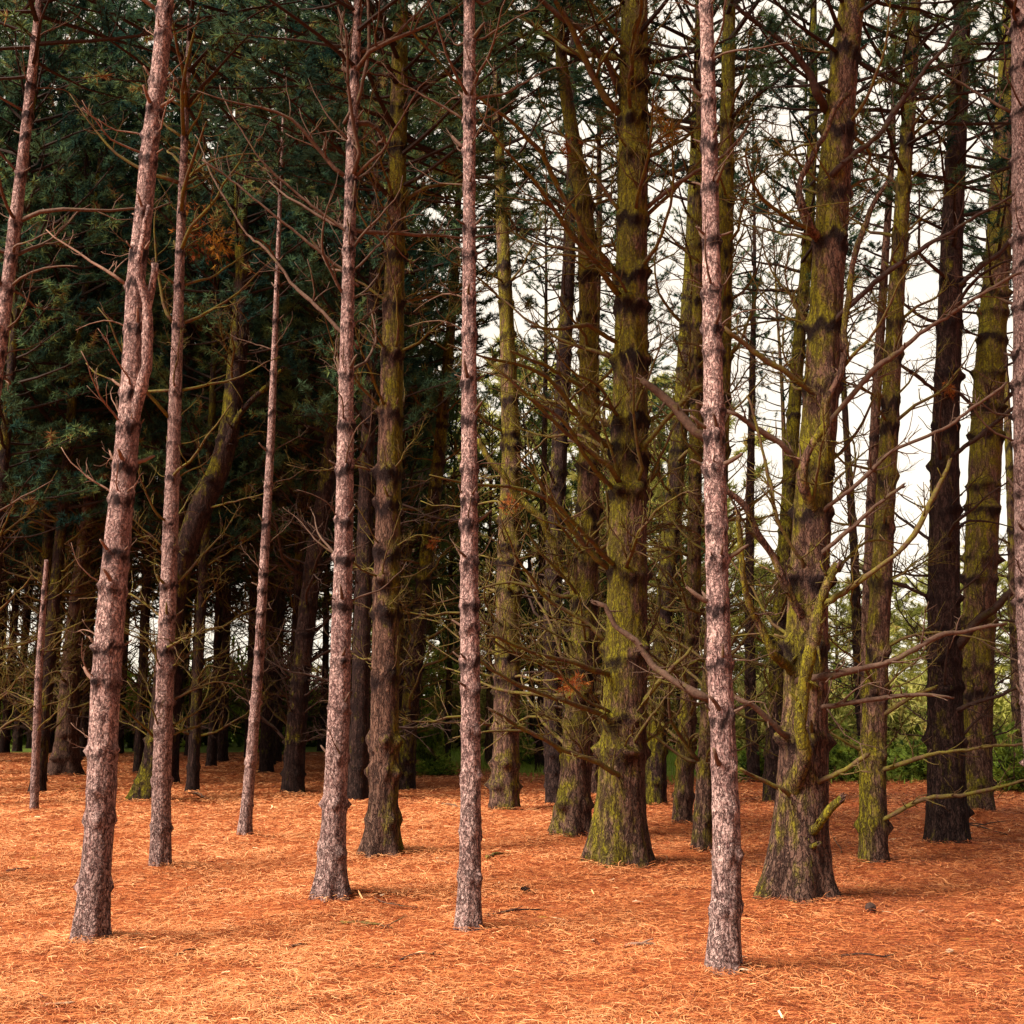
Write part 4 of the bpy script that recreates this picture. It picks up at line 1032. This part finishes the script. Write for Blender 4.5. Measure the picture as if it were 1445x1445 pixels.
tplM = [make_template(81, 11.0, 0.13, 'mid', 2.6, 'brown', 'moss', (0.12, 0.2, 0.15, 0.08), 10), make_template(82, 12.0, 0.12, 'mid', 3.2, 'dark', 'moss', (0.12, 0.2, 0.15, 0.08), 10)]
for k, (px, y, s_, where) in enumerate(((575, 31, 0.95, 'behind the first mossy trunk left of centre'), (632, 36, 1.05, 'in the gap left of the straight central pine'),
        (690, 35, 1.0, 'close behind the straight central pine'), (752, 38, 1.05, 'in the gap left of the stout collared pine'), (845, 37, 0.9, 'behind the stout collared pine'), (955, 38, 0.95, 'in the gap left of the nearest trunk'))):
    o = tplM[k % 2]
    o = o if o.name not in used else copy_tree(o)
    used.add(o.name)
    o.location = ((px - 722.5) / F * y, y, 0); o.scale = (s_, s_, s_); o.rotation_euler = (0, 0, k * 1.3)
    tag(o, 'bushy mid green pine ' + where, 'tree')

# ------------------------------------------------------------------ litter, grass, sticks, cones
def litter_material():
    m, nt = new_mat('fallen_needles'); T = NT(nt)
    out = T.n('ShaderNodeOutputMaterial'); d = T.n('ShaderNodeBsdfPrincipled'); T.l(d.outputs[0], out.inputs[0])
    d.inputs['Roughness'].default_value = 0.7; d.inputs['Specular IOR Level'].default_value = 0.25
    c = T.ramp(T.attr('tint'), [(0.0, (0.07, 0.014, 0.007)), (0.22, (0.30, 0.064, 0.020)), (0.52, (0.60, 0.20, 0.062)), (0.88, (0.80, 0.39, 0.17)), (1.0, (0.82, 0.60, 0.38))])
    T.l(c, d.inputs['Base Color'])
    return m

def build_litter():
    r = np.random.default_rng(3)
    N = 620000
    y = 4.6 + 17.5 * r.random(N) ** 1.55
    x = r.uniform(-1, 1, N) * (0.49 * y + 0.8)
    nf = 150000
    y = np.concatenate([y, r.uniform(20, 42, nf)]); x = np.concatenate([x, r.uniform(-1, 1, nf) * (0.49 * y[N:] + 0.8)])
    ok = (y < 21) | (y < grass_line(x) - 1); x = x[ok]; y = y[ok]
    # clumpy: keep by a noise field
    p = np.stack([x * 2.2, y * 2.2, 0 * x], 1)
    dn = vnoise(p) * 0.6 + vnoise(p * 3.1 + 7) * 0.4
    keep = r.random(len(x)) < np.clip(dn * 2.2 - 0.45, 0.3, 1)
    x = x[keep]; y = y[keep]; dn = dn[keep]; n = len(x)
    z = gheight(x, y) + r.uniform(0.004, 0.035, n)
    big = r.random(n) < 0.0015
    L = r.uniform(0.03, 0.095, n) * (0.8 + y / 25); W = r.uniform(0.0014, 0.0029, n) * (0.6 + y / 9) * np.where(y > 20, 1.5, 1)
    dark = ~big & (r.random(n) < 0.006)
    W = np.where(dark, W * 2.4, W); L = np.where(dark, L * 0.9, L)
    W = np.where(big, W * 2.6, W); L = np.where(big, L * 1.3, L)
    a = r.uniform(0, 2 * PI, n); el = r.normal(0, 0.14, n)
    d = np.stack([np.cos(a) * np.cos(el), np.sin(a) * np.cos(el), np.sin(el)], 1)
    s = np.stack([-np.sin(a), np.cos(a), r.normal(0, 0.35, n)], 1)
    c = np.stack([x, y, z + np.abs(np.sin(el)) * L * 0.5], 1)
    bow = np.stack([-np.sin(a), np.cos(a), 0 * a], 1) * (r.normal(0, 0.12, n) * L)[:, None] + np.stack([0 * a, 0 * a, r.uniform(0, 0.1, n) * L], 1)
    e0 = c - d * (L / 2)[:, None]; e1 = c + d * (L / 2)[:, None]; mdl = c + bow
    h = s * (W / 2)[:, None]
    v = np.stack([e0 - h, e0 + h, mdl + h, mdl - h, e1 + h * 0.5, e1 - h * 0.5], 1).reshape(-1, 3)
    b = np.arange(n)[:, None] * 6
    q = np.concatenate([b + np.array([[0, 3, 2, 1]]), b + np.array([[3, 5, 4, 2]])])
    tint = np.clip(0.46 + (dn - 0.5) * 0.4 + r.normal(0, 0.22, n) - 0.20 * sstep(-1.5, 4.0, x) + 0.06, 0, 0.86)
    tint = np.where(big & (r.random(n) < 0.6), r.uniform(0.85, 1.0, n), tint)
    tint = np.where(dark, r.uniform(0, 0.12, n), tint)
    mb = MB(); mb.add(v, q, None, 0, tint=np.repeat(tint, 6))
    o = link('pine_needle_litter', mb.mesh('pine_needle_litter', [litter_material()], smooth=False))
    tag(o, 'loose orange pine needles scattered over the forest floor', 'needles', kind='stuff')
build_litter()

def build_grass():
    r = np.random.default_rng(8); N = 26000
    px = r.uniform(560, 1700, N); y = r.uniform(25, 44, N); x = (px - 722.5) / F * y
    k = (y > grass_line(x) - 2.0 + r.normal(0, 1.5, N)); x = x[k]; y = y[k]; n = len(x)
    z = gheight(x, y)
    a = r.uniform(0, 6.28, n); h = r.uniform(0.10, 0.32, n); w = r.uniform(0.008, 0.018, n)
    b = np.stack([x, y, z - 0.01], 1); s = np.stack([np.cos(a), np.sin(a), 0 * a], 1) * w[:, None]
    tip = b + np.stack([r.normal(0, 0.08, n), r.normal(0, 0.08, n), h], 1)
    v = np.stack([b - s, b + s, tip], 1).reshape(-1, 3)
    mb = MB(); mb.add(v, None, np.arange(3 * n).reshape(-1, 3), 0, tint=np.repeat(r.uniform(0.4, 1, n), 3))
    o = link('grass', mb.mesh('grass', [N_GRASS], smooth=False))
    tag(o, 'green grass growing beyond the edge of the wood', 'grass', kind='stuff')
build_grass()

def stick(x0, y0, x1, y1, w, mat, label, twigs=2, bow=0.0, cat='stick', name='fallen_stick', group=None, seed=0):
    r = np.random.default_rng(seed + int(x0))
    a = ground_at(x0, y0); b = ground_at(x1, y1); c = (a + b) / 2
    L = np.linalg.norm(b - a)
    n = 9; f = np.linspace(0, 1, n)[:, None]
    p = a * (1 - f) + b * f
    nv = np.array([-(b - a)[1], (b - a)[0], 0]) / L
    p = p + nv * (np.sin(f * PI) * bow * L) + r.normal(0, 0.012, (n, 3)) * np.array([1, 1, 0.4])
    zz = gheight(p[:, 0], p[:, 1]); p[:, 2] = np.maximum(zz + w * 0.5, zz) + np.sin(f[:, 0] * PI) * 0.02 + 0.008
    loc = np.array([c[0], c[1], 0.0])
    mb = MB(); rad = np.linspace(w, w * 0.5, n)
    tube(mb, p - loc, rad, 6)
    for _ in range(twigs):
        i = int(r.integers(2, n - 1)); t = (b - a) / L
        d = t * 0.7 + nv * r.choice([-1, 1]) * 0.7 + np.array([0, 0, r.uniform(0.05, 0.5)])
        tp = wobble_path(r, 5, d, L * r.uniform(0.15, 0.35), 0.12, -0.1) + p[i] - loc
        tube(mb, tp, np.linspace(w * 0.6, w * 0.3, 5), 4)
    o = link(name, mb.mesh(name, [mat])); o.location = loc
    tag(o, label, cat, group)
stick(478, 1303, 556, 1316, 0.011, B_MOSS, 'greenish fallen twig with a side shoot, left of the central pine foot', 3)
stick(531, 1278, 597, 1286, 0.006, B_DEAD, 'thin curved twig on the needles behind the greenish fallen twig', 1, -0.30)
stick(684, 1224, 716, 1216, 0.022, B_MOSS, 'short mossy stick just right of the central pine', 0)
stick(625, 1134, 650, 1138, 0.03, B_DEAD, 'dark short log lying left of the central pine, far back', 0)
stick(690, 1296, 770, 1288, 0.010, B_DARK, 'long dark stick lying right of the central pine foot', 1)
stick(408, 1340, 432, 1334, 0.010, B_DARK, 'small dark stick in the left foreground', 0)
stick(250, 1355, 282, 1345, 0.010, B_DARK, 'short dark stick right of the leaning pine foot', 1)
stick(10, 1240, 40, 1238, 0.012, B_DARK, 'dark twig at the left edge of the needle floor', 1)
stick(1335, 1163, 1420, 1178, 0.016, B_DARK, 'dark fallen branch at the foot of the trunks on the right', 3)
stick(1172, 1176, 1188, 1200, 0.010, B_DEAD, 'thin dead stick leaning low beside the thickest trunk', 0)
stick(1190, 1350, 1260, 1353, 0.008, B_DARK, 'thin dark stick in the right foreground', 1)
stick(880, 1340, 935, 1343, 0.014, B_PINK, 'pale weathered stick in the foreground right of centre', 1)
stick(560, 1360, 620, 1353, 0.009, B_DARK, 'slim brown stick in the foreground left of centre', 1)
stick(270, 1122, 296, 1129, 0.022, B_DEAD, 'pale dead branch on the needles right of the thin pink pine', 2)

def pine_cone(x, y, label, s=1.0, seed=0):
    r = np.random.default_rng(seed + 9); g = ground_at(x, y); mb = MB()
    n = 11; t = np.linspace(0, 1, n); rad = 0.028 * np.sin(np.clip(t * 0.92 + 0.06, 0, 1) * PI) ** 0.7
    tube(mb, np.stack([t * 0.075 - 0.037, 0 * t, 0 * t], 1), rad * 0.75, 8)
    for k in range(46):                    # the overlapping scales
        f = (k + 0.5) / 46; a = k * 2.399; rr = 0.028 * math.sin(min(1, f * 0.92 + 0.06) * PI) ** 0.7
        o = np.array([f * 0.075 - 0.037, math.cos(a) * rr * 0.7, math.sin(a) * rr * 0.7])
        u = np.array([0.5, math.cos(a), math.sin(a)]); u /= np.linalg.norm(u); w = np.array([0, -math.sin(a), math.cos(a)])
        q = np.array([o - w * 0.005, o + w * 0.005, o + u * 0.015 + w * 0.008, o + u * 0.018, o + u * 0.015 - w * 0.008])
        mb.add(q, None, [(0, 1, 2), (0, 2, 3), (0, 3, 4)])
    o = link('pine_cone', mb.mesh('pine_cone', [B_DARK])); z = float(gheight(np.array([g[0]]), np.array([g[1]]))[0])
    o.location = (g[0], g[1], z + 0.03); o.scale = (s,) * 3; o.rotation_euler = (0, r.uniform(-0.3, 0.3), r.uniform(0, 6))
    tag(o, label, 'pine cone')
pine_cone(1229, 1291, 'dark pine cone lying on the needles right of the thickest trunk', 1.3, 1)
pine_cone(742, 1266, 'small brown pine cone between the central pine and the stout collared pine', 1.1, 2)

def chip(x, y, s, label, seed):
    r = np.random.default_rng(seed); g = ground_at(x, y); mb = MB()
    n = 7; a = np.sort(r.uniform(0, 6.28, n)); q = np.stack([np.cos(a) * s * 1.6, np.sin(a) * s * 0.6, r.normal(0, s * 0.08, n)], 1)
    v = np.concatenate([q + [0, 0, s * 0.12], q, [[0, 0, s * 0.2]], [[0, 0, 0]]])
    tr = []
    for k in range(n):
        m = (k + 1) % n; tr += [(k, m, 2 * n), (m, k, 2 * n + 1 - 1 + 1) if False else (n + m, n + k, 2 * n + 1), (n + k, n + m, m), (n + k, m, k)]
    mb.add(v, None, tr, 0, tint=r.uniform(0.9, 1.0))
    o = link('bark_chip', mb.mesh('bark_chip', [CHIP], smooth=False)); z = float(gheight(np.array([g[0]]), np.array([g[1]]))[0])
    o.location = (g[0], g[1], z + 0.018); o.rotation_euler = (r.normal(0, 0.15), r.normal(0, 0.15), r.uniform(0, 6))
    tag(o, label, 'bark chip', 'pale chips on the needle floor')
CHIP = branch_material('pale_wood', (0.72, 0.48, 0.30), (0.5, 0.3, 0.15), 0.2)
for k, (x, y, s, lb) in enumerate(((1044, 1367, .035, 'pale chip of wood touching the foot of the nearest trunk'), (1045, 1392, .05, 'long pale chip in front of the nearest trunk foot'),
                                (1340, 1343, .04, 'pale chip in the right foreground'), (1300, 1289, .035, 'pale chip on the needles right of the dark pine cone'),
                                (863, 1251, .025, 'small pale chip in front of the stout collared pine'), (900, 1278, .03, 'pale flake between the collared pine and the nearest trunk'),
                                (540, 1276, .03, 'pale flake near the curved twig'), (838, 1330, .035, 'pale flake in the foreground right of centre'), (85, 1440, .05, 'pale chip at the bottom left of the picture'))):
    chip(x, y, s, lb, k)

# ------------------------------------------------------------------ sky, sun, camera
SUN_EL, SUN_AZ = math.radians(43), math.radians(240)      # azimuth clockwise from +Y: behind the camera, to its left
sd = np.array([math.sin(SUN_AZ) * math.cos(SUN_EL), math.cos(SUN_AZ) * math.cos(SUN_EL), math.sin(SUN_EL)])
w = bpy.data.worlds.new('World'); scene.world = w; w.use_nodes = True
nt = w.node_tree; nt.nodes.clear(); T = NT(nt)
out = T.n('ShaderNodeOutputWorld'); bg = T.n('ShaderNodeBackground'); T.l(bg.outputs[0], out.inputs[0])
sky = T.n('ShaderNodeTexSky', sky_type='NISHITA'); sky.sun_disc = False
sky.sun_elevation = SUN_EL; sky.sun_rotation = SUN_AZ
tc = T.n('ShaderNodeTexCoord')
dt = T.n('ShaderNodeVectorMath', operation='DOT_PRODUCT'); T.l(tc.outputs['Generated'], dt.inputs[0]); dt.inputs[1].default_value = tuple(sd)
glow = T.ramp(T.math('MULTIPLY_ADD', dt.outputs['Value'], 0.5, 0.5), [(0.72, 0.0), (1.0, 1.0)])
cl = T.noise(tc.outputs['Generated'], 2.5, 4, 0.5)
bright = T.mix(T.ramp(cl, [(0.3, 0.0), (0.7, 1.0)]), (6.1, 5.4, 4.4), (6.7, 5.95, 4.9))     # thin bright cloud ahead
grey = T.mix(T.ramp(cl, [(0.35, 0.0), (0.65, 1.0)]), (0.7, 0.7, 0.75), (1.1, 1.05, 1.0))          # dim unseen sky overhead and behind, added to deepen the shade
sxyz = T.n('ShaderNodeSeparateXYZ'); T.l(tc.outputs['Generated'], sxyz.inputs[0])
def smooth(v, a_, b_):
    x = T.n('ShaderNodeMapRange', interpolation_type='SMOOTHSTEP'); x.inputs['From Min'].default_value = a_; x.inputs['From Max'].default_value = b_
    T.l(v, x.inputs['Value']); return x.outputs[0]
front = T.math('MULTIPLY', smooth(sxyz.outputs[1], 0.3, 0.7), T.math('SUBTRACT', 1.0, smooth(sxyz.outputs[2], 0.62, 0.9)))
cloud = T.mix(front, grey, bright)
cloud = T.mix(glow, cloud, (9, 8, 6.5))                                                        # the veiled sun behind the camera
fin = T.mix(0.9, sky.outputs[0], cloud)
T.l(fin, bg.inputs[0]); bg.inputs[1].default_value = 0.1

sl = bpy.data.lights.new('sun', 'SUN'); sl.energy = 5.0; sl.angle = math.radians(26); sl.color = (1.0, 0.91, 0.80)
so = bpy.data.objects.new('sun', sl); COL.objects.link(so)
so.rotation_euler = Vector(sd).to_track_quat('Z', 'Y').to_euler(); so.location = (-20, -25, 30)

cam = bpy.data.cameras.new('camera'); co = bpy.data.objects.new('camera', cam); COL.objects.link(co)
cam.sensor_width = 36; cam.sensor_fit = 'HORIZONTAL'; cam.lens = 36 * F / 1445.0
cam.clip_end = 2000; cam.clip_start = 0.05
co.location = (0, 0, EYE); co.rotation_euler = (PI / 2 + PITCH, 0, 0)
scene.camera = co

vs = scene.view_settings
vs.view_transform = 'Standard'; vs.look = 'None'; vs.exposure = 1.08; vs.gamma = 1.0
cy = scene.cycles
cy.max_bounces = 4; cy.diffuse_bounces = 2; cy.glossy_bounces = 1; cy.transmission_bounces = 3; cy.transparent_max_bounces = 4
cy.use_denoising = True
try: cy.denoiser = 'OPENIMAGEDENOISE'
except Exception: pass
cy.sample_clamp_indirect = 4.0
print('objects', len(bpy.data.objects), 'branches', NB[0], 'fill', nL, nM, nR)
